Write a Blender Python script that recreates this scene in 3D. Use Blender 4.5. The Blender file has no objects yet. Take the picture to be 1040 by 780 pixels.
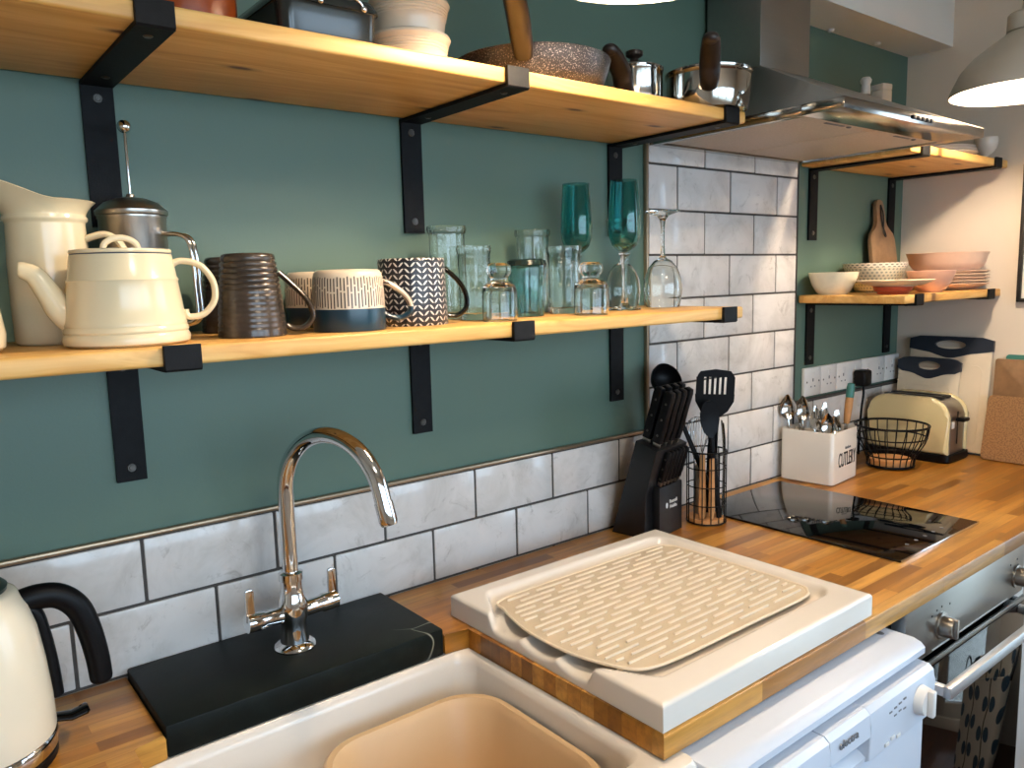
import bpy, bmesh, math, random
from mathutils import Vector, Matrix
PI = math.pi
random.seed(7)
SC = bpy.context.scene
COL = SC.collection

# ------------------------------------------------------------------ colour / materials
def lin(c):
    return c/12.92 if c <= 0.04045 else ((c+0.055)/1.055)**2.4
def H(s, a=1.0):
    s = s.lstrip('#')
    return tuple(lin(int(s[i:i+2], 16)/255) for i in (0, 2, 4)) + (a,)

class G:
    """small helper around one material's node tree"""
    def __init__(self, name):
        self.m = bpy.data.materials.new(name)
        self.m.use_nodes = True
        self.t = self.m.node_tree
        self.p = self.t.nodes['Principled BSDF']
        self.out = self.t.nodes['Material Output']
        self._co = None
    def n(self, typ, **kw):
        x = self.t.nodes.new(typ)
        for k, v in kw.items(): setattr(x, k, v)
        return x
    def l(self, a, b): self.t.links.new(a, b)
    def co(self):
        if self._co is None: self._co = self.n('ShaderNodeTexCoord').outputs['Object']
        return self._co
    def sock(self, s, v):
        if isinstance(v, bpy.types.NodeSocket): self.l(v, s)
        else: s.default_value = v
    def f(self, op, a, b=None, c=None, clamp=False):
        x = self.n('ShaderNodeMath', operation=op, use_clamp=clamp)
        self.sock(x.inputs[0], a)
        if b is not None: self.sock(x.inputs[1], b)
        if c is not None: self.sock(x.inputs[2], c)
        return x.outputs[0]
    def xyz(self, v=None):
        x = self.n('ShaderNodeSeparateXYZ'); self.l(v or self.co(), x.inputs[0])
        return x.outputs
    def vec(self, a, b, c):
        x = self.n('ShaderNodeCombineXYZ')
        for i, v in enumerate((a, b, c)): self.sock(x.inputs[i], v)
        return x.outputs[0]
    def map(self, scale=(1, 1, 1), loc=(0, 0, 0), rot=(0, 0, 0), v=None):
        x = self.n('ShaderNodeMapping')
        x.inputs['Scale'].default_value = scale; x.inputs['Location'].default_value = loc; x.inputs['Rotation'].default_value = rot
        self.l(v or self.co(), x.inputs['Vector']); return x.outputs[0]
    def noise(self, scale, detail=3, rough=.55, v=None, dist=0.0):
        x = self.n('ShaderNodeTexNoise')
        x.inputs['Scale'].default_value = scale; x.inputs['Detail'].default_value = detail
        x.inputs['Roughness'].default_value = rough; x.inputs['Distortion'].default_value = dist
        self.l(v or self.co(), x.inputs['Vector']); return x.outputs['Fac']
    def ramp(self, fac, stops, interp='LINEAR'):
        x = self.n('ShaderNodeValToRGB'); r = x.color_ramp; r.interpolation = interp
        while len(r.elements) > 1: r.elements.remove(r.elements[-1])
        r.elements[0].position = stops[0][0]; r.elements[0].color = stops[0][1]
        for p, c in stops[1:]:
            e = r.elements.new(p); e.color = c
        self.l(fac, x.inputs[0]); return x.outputs[0]
    def mix(self, fac, a, b, mode='MIX'):
        x = self.n('ShaderNodeMix', data_type='RGBA', blend_type=mode)
        self.sock(x.inputs[0], fac); self.sock(x.inputs[6], a); self.sock(x.inputs[7], b)
        return x.outputs[2]
    def bump(self, h, strength=.2, dist=.01):
        x = self.n('ShaderNodeBump'); x.inputs['Strength'].default_value = strength; x.inputs['Distance'].default_value = dist
        self.l(h, x.inputs['Height']); self.l(x.outputs[0], self.p.inputs['Normal']); return x
    def set(self, color=None, rough=None, metal=None, spec=None, coat=None, trans=None, ior=None, emit=None, es=None, sheen=None):
        p = self.p.inputs
        for k, v in (('Base Color', color), ('Roughness', rough), ('Metallic', metal), ('Specular IOR Level', spec), ('Coat Weight', coat),
                     ('Transmission Weight', trans), ('IOR', ior), ('Emission Color', emit), ('Emission Strength', es), ('Sheen Weight', sheen)):
            if v is not None: self.sock(p[k], v)
        return self

def mat(name, color, rough=.5, metal=0., coat=0., var=.06, vs=40., bump=0., bs=200., **kw):
    """solid material with a slight procedural variation of tone and surface"""
    g = G(name)
    c = H(color) if isinstance(color, str) else color
    d = tuple(max(0, x*(1-var)) for x in c[:3])+(1,)
    e = tuple(min(1, x*(1+var)) for x in c[:3])+(1,)
    nz = g.noise(vs)
    g.set(color=g.ramp(nz, [(.3, d), (.7, e)]), rough=rough, metal=metal, coat=coat, **kw)
    if bump: g.bump(g.noise(bs, 2), bump, .002)
    return g.m

def glass_mat(name, color='#ffffff', rough=0.0, ior=1.45, bump=0., bs=30):
    g = G(name); g.set(color=H(color), rough=rough, trans=1.0, ior=ior)
    if bump: g.bump(g.noise(bs, 1), bump, .003)
    return g.m

def metal_brushed(name, color, rough=.28, stretch=(2, 400, 400), var=.1):
    g = G(name); c = H(color)
    nz = g.noise(1.0, 4, v=g.map(stretch))
    g.set(color=g.ramp(nz, [(.3, tuple(x*(1-var) for x in c[:3])+(1,)), (.7, c)]), metal=1.0,
          rough=g.f('MULTIPLY_ADD', nz, .10, rough-.05))
    return g.m

def pine_mat():
    g = G('pine')
    warp = g.noise(3.0, 2, v=g.map((.8, 6, 6)))
    v = g.map((1.2, 26, 26), loc=(.3, .2, .1))
    x = g.n('ShaderNodeVectorMath', operation='ADD'); g.l(v, x.inputs[0])
    g.l(g.vec(0, g.f('MULTIPLY', warp, 5.0), g.f('MULTIPLY', warp, 3.0)), x.inputs[1])
    grain = g.noise(1.0, 5, .6, v=x.outputs[0])
    fine = g.noise(1.0, 3, v=g.map((6, 300, 300)))
    col = g.ramp(grain, [(.25, H('#bd8340')), (.45, H('#d8a456')), (.62, H('#e8bb70')), (.8, H('#d09849'))])
    col = g.mix(g.f('MULTIPLY', fine, .22), col, H('#8d5a28'))
    # knots: sparse stretched cells
    vo = g.n('ShaderNodeTexVoronoi', feature='F1', voronoi_dimensions='2D'); vo.inputs['Scale'].default_value = 1.0; vo.inputs['Randomness'].default_value = .9
    g.l(g.map((2.9, 8.0, 1.0), loc=(.15, .62, .0)), vo.inputs['Vector'])
    k = g.ramp(vo.outputs['Distance'], [(.0, (1, 1, 1, 1)), (.035, (.9, .9, .9, 1)), (.055, (.35, .35, .35, 1)), (.10, (0, 0, 0, 1))])
    col = g.mix(k, col, H('#4a2409'))
    g.set(color=col, rough=.46); g.bump(grain, .08, .002)
    return g.m

def stave_mat(name='oak_staves', rot=0., tint=None):
    g = G(name)
    v = g.map((1, 1, 1), loc=(.11, .012, 0), rot=(0, 0, rot))
    b = g.n('ShaderNodeTexBrick', offset=.37, offset_frequency=2, squash=1.2, squash_frequency=3)
    g.l(v, b.inputs['Vector'])
    b.inputs['Color1'].default_value = (0, 0, 0, 1); b.inputs['Color2'].default_value = (1, 1, 1, 1); b.inputs['Mortar'].default_value = (.35, .35, .35, 1)
    b.inputs['Scale'].default_value = 1.0; b.inputs['Mortar Size'].default_value = .0005; b.inputs['Mortar Smooth'].default_value = .3
    b.inputs['Brick Width'].default_value = .24; b.inputs['Row Height'].default_value = .026
    tone = g.f('ADD', g.f('MULTIPLY', b.outputs['Color'], .66), g.f('MULTIPLY', g.noise(2.2, 1, v=g.map((1, 2.5, 1), rot=(0, 0, rot))), .40))
    sh = g.n('ShaderNodeVectorMath', operation='ADD'); g.l(g.map((5, 60, 60), rot=(0, 0, rot)), sh.inputs[0])
    sc = g.n('ShaderNodeVectorMath', operation='SCALE'); g.l(b.outputs['Color'], sc.inputs[0]); sc.inputs['Scale'].default_value = 17.0
    g.l(sc.outputs[0], sh.inputs[1])
    grain = g.noise(1.0, 5, .65, v=sh.outputs[0])
    col = g.ramp(tone, [(.10, H('#744817')), (.32, H('#966220')), (.6, H('#b57a2d')), (.95, H('#cf9b4b'))])
    col = g.mix(g.f('MULTIPLY', g.ramp(grain, [(.35, (1, 1, 1, 1)), (.6, (0, 0, 0, 1))]), .5), col, H('#5c3813'))
    g.set(color=col, rough=g.f('MULTIPLY_ADD', grain, .15, .25), spec=.5); g.bump(grain, .05, .001)
    return g.m

def tile_mat():
    g = G('glazed_tile')
    cloud = g.noise(9, 5, .65, dist=.6); tone = g.noise(2.6, 1)
    col = g.ramp(cloud, [(.22, H('#b0aaa4')), (.40, H('#cbc7c2')), (.55, H('#d9d5d1')), (.85, H('#dfdbd7'))])
    col = g.mix(g.f('MULTIPLY', tone, .25), col, H('#b0afb0'))
    vein = g.ramp(g.noise(16, 6, .75, dist=1.4), [(.57, (0, 0, 0, 1)), (.74, (.7, .7, .7, 1))])
    col = g.mix(vein, col, H('#8e8780'))
    g.set(color=col, rough=.14, spec=.5)
    g.bump(g.noise(11, 2), .28, .004)
    return g.m

def granite_mat():
    g = G('black_granite')
    n1 = g.noise(14, 6, .7)
    col = g.ramp(n1, [(.3, H('#070b0a')), (.55, H('#0e1412')), (.8, H('#19211e'))])
    w = g.n('ShaderNodeTexVoronoi', feature='DISTANCE_TO_EDGE'); w.inputs['Scale'].default_value = 4.3
    wv = g.n('ShaderNodeVectorMath', operation='ADD'); g.l(g.co(), wv.inputs[0])
    nn = g.n('ShaderNodeTexNoise'); nn.inputs['Scale'].default_value = 9; g.l(g.co(), nn.inputs['Vector'])
    s2 = g.n('ShaderNodeVectorMath', operation='SCALE'); g.l(nn.outputs['Color'], s2.inputs[0]); s2.inputs['Scale'].default_value = .12; g.l(s2.outputs[0], wv.inputs[1])
    g.l(wv.outputs[0], w.inputs['Vector'])
    vm = g.f('MULTIPLY', g.ramp(w.outputs['Distance'], [(0, (1, 1, 1, 1)), (.008, (0, 0, 0, 1))]), g.ramp(g.noise(5, 2), [(.52, (0, 0, 0, 1)), (.62, (.8, .8, .8, 1))]))
    col = g.mix(vm, col, H('#8d9086'))
    g.set(color=col, rough=g.f('MULTIPLY_ADD', n1, .2, .38), spec=.14)
    return g.m

def speckle_mat(name, base, spot, scale=380, thr=.56):
    g = G(name)
    k = g.ramp(g.noise(scale, 2, .6), [(thr, (0, 0, 0, 1)), (thr+.04, (1, 1, 1, 1))])
    g.set(color=g.mix(k, H(base), H(spot)), rough=.38)
    return g.m

def angle_height(g):
    o = g.xyz()
    u = g.f('DIVIDE', g.f('ARCTAN2', o[1], o[0]), 2*PI)
    return u, o[2]

def chevron_mat():
    """white leaf pairs on black, in columns round the mug"""
    g = G('leaf_print')
    u, z = angle_height(g)
    cu = g.f('FRACT', g.f('MULTIPLY', u, 18.0))
    a = g.f('ABSOLUTE', g.f('SUBTRACT', cu, .5))             # 0 at the stalk, .5 between columns
    t = g.f('FRACT', g.f('SUBTRACT', g.f('MULTIPLY', z, 112.0), g.f('MULTIPLY', a, -1.7)))
    w = g.f('MULTIPLY', g.f('SINE', g.f('MULTIPLY', g.f('SUBTRACT', a, .03), PI/.45)), .21)
    inside = g.f('GREATER_THAN', w, g.f('ABSOLUTE', g.f('SUBTRACT', t, .5)))
    inside = g.f('MULTIPLY', inside, g.f('MULTIPLY', g.f('GREATER_THAN', a, .05), g.f('LESS_THAN', a, .45)))
    g.set(color=g.mix(inside, H('#16171c'), H('#d8d0c4')), rough=.3)
    return g.m

def dash_mat(zb, zt):
    """navy band below zb, cream above with thin upright brown strokes in two staggered rows"""
    g = G('dash_print')
    u, z = angle_height(g)
    k = g.f('MULTIPLY', u, 66.0)
    col_id = g.f('FLOOR', k)
    wn = g.n('ShaderNodeTexWhiteNoise', noise_dimensions='1D'); g.l(col_id, wn.inputs['W'])
    r = wn.outputs['Value']
    stroke = g.f('LESS_THAN', g.f('ABSOLUTE', g.f('SUBTRACT', g.f('FRACT', k), .5)), .2)
    hi = g.f('MULTIPLY_ADD', r, .003, zt-.010)
    mid = g.f('MULTIPLY_ADD', r, .012, zb+.022)
    lo = g.f('MULTIPLY_ADD', r, .004, zb+.001)
    rows = g.f('MULTIPLY', g.f('LESS_THAN', z, hi), g.f('GREATER_THAN', g.f('ABSOLUTE', g.f('SUBTRACT', z, mid)), .0011))
    rows = g.f('MULTIPLY', rows, g.f('GREATER_THAN', z, lo))
    col = g.mix(g.f('MULTIPLY', stroke, rows), H('#dcc9ae'), H('#4a3a30'))
    col = g.mix(g.f('LESS_THAN', z, zb), col, H('#12303f'))
    g.set(color=col, rough=.28)
    return g.m

def bowl_print_mat(base, dot, n=26, rows=75.0):
    g = G('bowl_print')
    u, z = angle_height(g)
    r = g.f('MULTIPLY', z, rows)
    a = g.f('SUBTRACT', g.f('FRACT', g.f('ADD', g.f('MULTIPLY', u, n), g.f('MULTIPLY', g.f('FLOOR', r), .5))), .5)
    b = g.f('SUBTRACT', g.f('FRACT', r), .5)
    d = g.f('ADD', g.f('MULTIPLY', a, a), g.f('MULTIPLY', b, b))
    g.set(color=g.mix(g.f('LESS_THAN', d, .085), H(base), H(dot)), rough=.3)
    return g.m

def curtain_mat():
    """cream cloth printed with tall dark stems and blue-grey leaves"""
    g = G('botanical_cloth')
    o = g.xyz()
    wob = g.f('MULTIPLY', g.f('SUBTRACT', g.noise(5, 1, v=g.map((.5, .5, 1))), .5), .08)
    k = g.f('MULTIPLY', g.f('ADD', o[1], wob), 8.0)
    a = g.f('SUBTRACT', g.f('FRACT', k), .5)
    stem = g.f('LESS_THAN', g.f('ABSOLUTE', a), .035)
    z = g.f('MULTIPLY_ADD', o[2], 9.0, g.f('MULTIPLY', g.f('FLOOR', k), .37))
    b = g.f('SUBTRACT', g.f('FRACT', z), .5)
    side = g.f('SUBTRACT', g.f('ABSOLUTE', a), .22)
    d = g.f('ADD', g.f('MULTIPLY', g.f('MULTIPLY', side, side), 22.0), g.f('MULTIPLY', g.f('MULTIPLY', b, b), 9.0))
    leaf = g.f('LESS_THAN', d, .6)
    col = g.mix(stem, H('#c9bfae'), H('#4a4334'))
    col = g.mix(leaf, col, H('#2f4a5c'))
    g.set(color=col, rough=.9)
    return g.m

def floor_mat():
    g = G('floor_boards')
    b = g.n('ShaderNodeTexBrick', offset=.4); g.l(g.co(), b.inputs['Vector'])
    b.inputs['Color1'].default_value = H('#5a3622'); b.inputs['Color2'].default_value = H('#7c4d31'); b.inputs['Mortar'].default_value = H('#2a180e')
    b.inputs['Scale'].default_value = 1; b.inputs['Mortar Size'].default_value = .0015; b.inputs['Brick Width'].default_value = 1.1; b.inputs['Row Height'].default_value = .14
    grain = g.noise(1, 4, v=g.map((4, 60, 60)))
    g.set(color=g.mix(g.f('MULTIPLY', grain, .5), b.outputs['Color'], H('#40241a')), rough=.4)
    return g.m

# ------------------------------------------------------------------ mesh building
def smoothpath(pts, n=8, closed=False):
    P = [Vector(p) for p in pts]; out = []
    N = len(P)
    rng = range(N if closed else N-1)
    for i in rng:
        if closed: p0, p1, p2, p3 = P[(i-1) % N], P[i], P[(i+1) % N], P[(i+2) % N]
        else: p0, p1, p2, p3 = P[max(i-1, 0)], P[i], P[i+1], P[min(i+2, N-1)]
        for k in range(n):
            t = k/n
            out.append(.5*((2*p1)+(-p0+p2)*t+(2*p0-5*p1+4*p2-p3)*t*t+(-p0+3*p1-3*p2+p3)*t*t*t))
    if not closed: out.append(P[-1])
    return out

def tube(bm, pts, r, seg=12, closed=False, caps=True, flat=None):
    """tube along pts; r number or list; flat=(a,b) scales the section along its two axes"""
    P = [Vector(p) for p in pts]; n = len(P)
    R = r if isinstance(r, (list, tuple)) else [r]*n
    tang = []
    for i in range(n):
        a = P[(i-1) % n] if (closed or i > 0) else P[i]; b = P[(i+1) % n] if (closed or i < n-1) else P[i]
        tang.append((b-a).normalized())
    ref = Vector((0, 0, 1)) if abs(tang[0].z) < .9 else Vector((0, 1, 0))
    u = tang[0].cross(ref).normalized(); rings = []
    fa, fb = flat or (1, 1)
    for i in range(n):
        t = tang[i]; u = (u-t*u.dot(t)).normalized(); w = t.cross(u)
        rings.append([bm.verts.new(P[i]+(u*math.cos(2*PI*k/seg)*fa+w*math.sin(2*PI*k/seg)*fb)*R[i]) for k in range(seg)])
    m = n if closed else n-1
    for i in range(m):
        A, B = rings[i], rings[(i+1) % n]
        off = 0
        if closed and i == n-1:   # best alignment for the closing ring
            off = min(range(seg), key=lambda s: (A[0].co-B[s].co).length)
        for k in range(seg):
            bm.faces.new((A[k], A[(k+1) % seg], B[(k+1+off) % seg], B[(k+off) % seg]))
    if caps and not closed:
        bm.faces.new(rings[0][::-1]); bm.faces.new(rings[-1])
    return bm

def lathe(bm, prof, seg=48, c=(0, 0, 0), mod=None, closed=False, M=None):
    """prof: (r,z) list; r==0 makes a pole; mod(theta, r, z) -> r"""
    c = Vector(c); rings = []
    for r, z in prof:
        if r <= 1e-6: rings.append([bm.verts.new(c+Vector((0, 0, z)))])
        else:
            ring = []
            for k in range(seg):
                t = 2*PI*k/seg; rr = mod(t, r, z) if mod else r
                ring.append(bm.verts.new(c+Vector((rr*math.cos(t), rr*math.sin(t), z))))
            rings.append(ring)
    N = len(rings)
    for i in range(N if closed else N-1):
        A, B = rings[i], rings[(i+1) % N]
        if len(A) == 1 and len(B) == 1: continue
        for k in range(seg):
            k2 = (k+1) % seg
            if len(A) == 1: bm.faces.new((A[0], B[k2], B[k]))
            elif len(B) == 1: bm.faces.new((A[k], A[k2], B[0]))
            else: bm.faces.new((A[k], A[k2], B[k2], B[k]))
    if M is not None:
        bmesh.ops.transform(bm, matrix=M, verts=[v for ring in rings for v in ring])
    return bm

def box(bm, x0, x1, y0, y1, z0, z1, bev=0., seg=2, M=None):
    r = bmesh.ops.create_cube(bm, size=1.0)
    vs = r['verts']
    for v in vs:
        v.co = Vector(((x0+x1)/2+v.co.x*(x1-x0), (y0+y1)/2+v.co.y*(y1-y0), (z0+z1)/2+v.co.z*(z1-z0)))
    if bev:
        es = list({e for v in vs for e in v.link_edges})
        q = bmesh.ops.bevel(bm, geom=es, offset=bev, segments=seg, affect='EDGES', profile=.5)
        vs = list({v for f in q['faces'] for v in f.verts} | {v for v in vs if v.is_valid})
    if M is not None: bmesh.ops.transform(bm, matrix=M, verts=vs)
    return bm

def prism(bm, poly, h0, h1, M=None, bev=0., seg=2):
    """poly of (x,y), extruded from z=h0 to h1, then transformed by M"""
    A = [bm.verts.new((x, y, h0)) for x, y in poly]; B = [bm.verts.new((x, y, h1)) for x, y in poly]
    n = len(poly); fs = [bm.faces.new(A[::-1]), bm.faces.new(B)]
    for i in range(n): fs.append(bm.faces.new((A[i], A[(i+1) % n], B[(i+1) % n], B[i])))
    vs = A+B
    if bev:
        es = [e for f in fs[:2] for e in f.edges]
        q = bmesh.ops.bevel(bm, geom=es, offset=bev, segments=seg, affect='EDGES', profile=.5)
        vs = list({v for f in q['faces'] for v in f.verts} | {v for v in vs if v.is_valid})
        vs = list(set(vs) | {w for v in vs for e in v.link_edges for w in e.verts})
    if M is not None: bmesh.ops.transform(bm, matrix=M, verts=vs)
    return bm

def rrect(x0, x1, y0, y1, r, n=6):
    out = []
    for cx, cy, a in ((x1-r, y1-r, 0), (x0+r, y1-r, PI/2), (x0+r, y0+r, PI), (x1-r, y0+r, 1.5*PI)):
        for k in range(n+1):
            t = a+PI/2*k/n; out.append((cx+r*math.cos(t), cy+r*math.sin(t)))
    return out

def loft(bm, loops, cap0=True, cap1=True, closed=True):
    R = [[bm.verts.new(p) for p in L] for L in loops]
    n = len(R[0])
    for A, B in zip(R, R[1:]):
        for k in range(n if closed else n-1): bm.faces.new((A[k], A[(k+1) % n], B[(k+1) % n], B[k]))
    if cap0: bm.faces.new(R[0][::-1])
    if cap1: bm.faces.new(R[-1])
    return bm

def sphere(bm, c, r, sx=1, sy=1, sz=1, u=20, v=12):
    q = bmesh.ops.create_uvsphere(bm, u_segments=u, v_segments=v, radius=r)
    for w in q['verts']: w.co = Vector((c[0]+w.co.x*sx, c[1]+w.co.y*sy, c[2]+w.co.z*sz))
    return bm

def XZ(y=0.):   # prism (x,y)->(x, z); extrude direction becomes y
    return Matrix(((1, 0, 0, 0), (0, 0, 1, y), (0, 1, 0, 0), (0, 0, 0, 1)))
def YZ(x=0.):   # prism (x,y)->(y, z); extrude direction becomes x
    return Matrix(((0, 0, 1, x), (1, 0, 0, 0), (0, 1, 0, 0), (0, 0, 0, 1)))
def T(x, y, z): return Matrix.Translation((x, y, z))
def RX(a): return Matrix.Rotation(a, 4, 'X')
def RY(a): return Matrix.Rotation(a, 4, 'Y')
def RZ(a): return Matrix.Rotation(a, 4, 'Z')

def obj(name, bm, m, parent=None, loc=None, rotz=0., smooth=True, ang=38, label=None):
    bmesh.ops.recalc_face_normals(bm, faces=bm.faces[:])
    big = [f for f in bm.faces if len(f.verts) > 4]
    if big: bmesh.ops.triangulate(bm, faces=big)
    me = bpy.data.meshes.new(name); bm.to_mesh(me); bm.free()
    if smooth:
        me.shade_smooth(); me.set_sharp_from_angle(angle=math.radians(ang))
    me.materials.append(m)
    o = bpy.data.objects.new(name, me); COL.objects.link(o)
    if parent is not None: o.parent = parent
    if loc is not None: o.location = loc
    if rotz: o.rotation_euler = (0, 0, rotz)
    if label: o['label'] = label
    return o
def nb(): return bmesh.new()
def tag(o, label, cat, group=None):
    o['label'] = label; o['category'] = cat
    if group: o['group'] = group
    return o
def thing(name, label, cat, loc=(0, 0, 0), rotz=0., group=None):
    o = bpy.data.objects.new(name, None); COL.objects.link(o); o.location = loc; o.rotation_euler = (0, 0, rotz)
    o.empty_display_size = .05
    return tag(o, label, cat, group)
def struct(name, bm, m, parent=None, smooth=True, **kw):
    o = obj(name, bm, m, parent, smooth=smooth, **kw)
    if parent is None: o['kind'] = 'structure'
    return o
def dup(root, loc, rotz=None, label=None, group=None):
    r = root.copy(); COL.objects.link(r); r.location = loc
    if rotz is not None: r.rotation_euler = (0, 0, rotz)
    if label: r['label'] = label
    if group: r['group'] = group
    for ch in list(root.children):
        c = ch.copy(); COL.objects.link(c); c.parent = r
        for g in list(ch.children):
            d = g.copy(); COL.objects.link(d); d.parent = c
    return r
def letters(name, s, size, m, parent, M, depth=.0006, spacing=1.0):
    """raised lettering in the xy plane, placed with M"""
    cu = bpy.data.curves.new(name, 'FONT'); cu.body = s; cu.size = size; cu.extrude = depth; cu.align_x = 'CENTER'; cu.align_y = 'CENTER'; cu.space_character = spacing
    tmp = bpy.data.objects.new(name+'_source', cu); COL.objects.link(tmp)
    dg = bpy.context.evaluated_depsgraph_get(); dg.update()
    me = bpy.data.meshes.new_from_object(tmp.evaluated_get(dg))
    bpy.data.objects.remove(tmp); bpy.data.curves.remove(cu)
    me.transform(M); me.materials.clear(); me.materials.append(m); me.name = name
    o = bpy.data.objects.new(name, me); COL.objects.link(o); o.parent = parent
    return o
FRONT = Matrix(((1, 0, 0, 0), (0, 0, -1, 0), (0, 1, 0, 0), (0, 0, 0, 1)))   # text upright on a face that looks towards -y
LEFTF = Matrix(((0, 0, -1, 0), (-1, 0, 0, 0), (0, 1, 0, 0), (0, 0, 0, 1)))  # text upright on a face that looks towards -x

# ------------------------------------------------------------------ shared materials
M_GREEN = mat('green_paint', '#526b5e', .5, var=.03, vs=3, bump=.06, bs=260)
M_CREAMW = mat('cream_wall_paint', '#d6cdc0', .75, var=.03, vs=3, bump=.05, bs=260)
M_WHITEP = mat('white_paint', '#dcdad4', .6, var=.03, vs=4)
M_TILE = tile_mat()
M_GROUT = mat('dark_grout', '#46423f', .9, var=.15, vs=120)
M_BEAD = mat('bead_trim', '#a08c74', .32, metal=.75, var=.12, vs=12)
M_PINE = pine_mat()
M_OAK = stave_mat()
M_IRON = mat('black_iron', '#0d0e10',   .55, var=.25, vs=60, bump=.12, bs=300, spec=.14)
M_STEEL_SCREW = mat('screw_steel', '#5b5955', .35, metal=1, var=.2)
M_GRANITE = granite_mat()
M_CHROME = mat('chrome', '#dcdcdc', .05, metal=1, var=.02)
M_STEEL = metal_brushed('brushed_steel', '#a9a6a0', .34, (3, 90, 90), .05)
M_RIM = mat('bright_steel', '#aaa6a0', .17, metal=1, var=.03)
M_POLISH = mat('polished_steel', '#c9c6c0', .11, metal=1, var=.03)
M_SATIN = mat('satin_steel', '#a8a29a', .3, metal=1, var=.08)
M_CERAMIC = mat('white_ceramic', '#d9d2c8', .14, var=.015, vs=6)
M_CREAM = mat('cream_enamel', '#e0cfaa', .16, var=.02, vs=8)
M_KETTLE = mat('ivory_enamel', '#ddd4be', .16, var=.02, vs=8)
M_CREAM2 = mat('cream_stoneware', '#e2d6bf', .22, var=.03, vs=10)
M_BLACKPL = mat('black_plastic', '#08080a', .42, var=.2, vs=50, spec=.16)
M_BLACKGL = mat('black_gloss', '#050607', .05, var=.1, spec=.4)
M_NAVY = mat('navy_plastic', '#1a2230', .35, var=.1)
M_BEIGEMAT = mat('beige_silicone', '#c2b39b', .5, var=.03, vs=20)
M_RIDGE = mat('lit_rib_silicone', '#d9ccb6', .4, var=.03, vs=20)  # mat silicone made paler, painting in the light its ribs catch
M_BEIGEPL = mat('beige_plastic', '#c9ab84', .42, var=.04, vs=10)
M_WHITEAPP = mat('white_appliance', '#c6cdd8', .28, var=.015, vs=5)
M_BOARDPL = mat('ivory_plastic', '#d8ccb6', .4, var=.02)
M_BAR = mat('light_steel', '#d4d6d8', .38, metal=.85, var=.03)
M_WHITEPL = mat('white_plastic', '#dcdad6', .35, var=.02)
M_BROWNGL = mat('brown_glaze', '#3b322a', .2, var=.25, vs=35)
M_OCHRE = mat('red_brown_glaze', '#8a3d16', .22, var=.18, vs=20)
M_GREYGL = mat('grey_enamel', '#272a27', .12, var=.06, vs=14)
M_STONEW = mat('oatmeal_stoneware', '#c9bda9', .25, var=.05, vs=22)
M_BEECH = mat('beech', '#b98551', .55, var=.2, vs=30)
M_DARKWOODPL = mat('dark_brown_handle', '#241812', .38, var=.3, vs=30)
M_GLASS = glass_mat('clear_glass', '#f4f7f4', 0., 1.45)
M_TEAL = glass_mat('teal_glass', '#84cfcc', 0., 1.45)
M_GREENGL = glass_mat('sea_green_glass', '#bfe0da', 0.0, 1.45)
M_INK = mat('black_print', '#141210', .5, var=.05)
M_WHITEINK = mat('white_print', '#d8d8d4', .5, var=.05)
M_GREYINK = mat('grey_print', '#6d6f74', .5, var=.05)
M_LAMP = mat('mushroom_enamel', '#cbc2b2', .38, var=.04, vs=6)
M_LINING = mat('white_lamp_lining', '#f2efe8', .5, var=.01)
M_TEALPAINT = mat('teal_paint', '#39776f', .4, var=.08)
M_PEACH = mat('peach_stoneware', '#d3b49f', .35, var=.07, vs=25)
M_TOASTER = mat('yellow_cream_enamel', '#cfc194', .16, var=.02, vs=8)
M_CORK = speckle_mat('cork', '#94704a', '#7a5736', 220, .5)
M_ACACIA = mat('acacia_wood', '#86684a', .5, var=.22, vs=26)
# ------------------------------------------------------------------ the room
XR = 2.34; XL = -1.75; YF = -2.7; ZC = 2.45
bm = nb(); box(bm, XL-.1, XR+.1, .003, .12, 0, ZC); struct('wall_back', bm, M_GREEN)
DY0, DY1, DZ = -2.2, -.84, 2.06          # glazed door opening in the right wall
bm = nb()
box(bm, XR, XR+.12, DY1, .12, 0, ZC); box(bm, XR, XR+.12, YF-.1, DY0, 0, ZC); box(bm, XR, XR+.12, DY0, DY1, DZ, ZC)
struct('wall_right', bm, M_CREAMW)
bm = nb(); box(bm, XL-.1, XL, YF-.1, .003, 0, ZC); struct('wall_left', bm, M_CREAMW)
WX0, WX1, WZ0, WZ1 = -1.15, 1.95, .88, 2.10   # window opposite the worktop
bm = nb(); box(bm, XL-.1, WX0, YF-.1, YF, 0, ZC); box(bm, WX1, XR+.12, YF-.1, YF, 0, ZC); box(bm, WX0, WX1, YF-.1, YF, 0, WZ0); box(bm, WX0, WX1, YF-.1, YF, WZ1, ZC)
struct('wall_front', bm, M_CREAMW)
bm = nb(); box(bm, XL-.1, XR+.12, YF-.1, .12, -.05, 0); struct('floor', bm, floor_mat())
bm = nb(); box(bm, XL-.1, XR+.12, YF-.1, .12, ZC, ZC+.05); struct('ceiling', bm, M_WHITEP)
bm = nb(); box(bm, XR+.12, XR+8, -9, 3, -.12, -.06); box(bm, XL-6, XR+.12, -9, YF-.1, -.12, -.06); struct('ground', bm, mat('paving', '#9a978f', .9, var=.15, vs=4))
# boxed-in soffit over the wall
bm = nb(); box(bm, XL, XR, -.131, .003, 2.128, ZC); struct('trim_1', bm, M_WHITEP)
for x in (1.86, 2.1):
    bm = nb(); lathe(bm, [(.0, -.007), (.006, -.0065), (.009, -.003), (.010, 0)], 16, c=(x, -.02 if x > 2 else -.01, 2.128))
    tag(obj('cord_clip', bm, M_WHITEPL), 'small white clip on the underside of the boxed ceiling, %s' % ('close to the right wall' if x > 2 else 'beside the steel chimney'), 'clip', 'cable clips')
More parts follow.
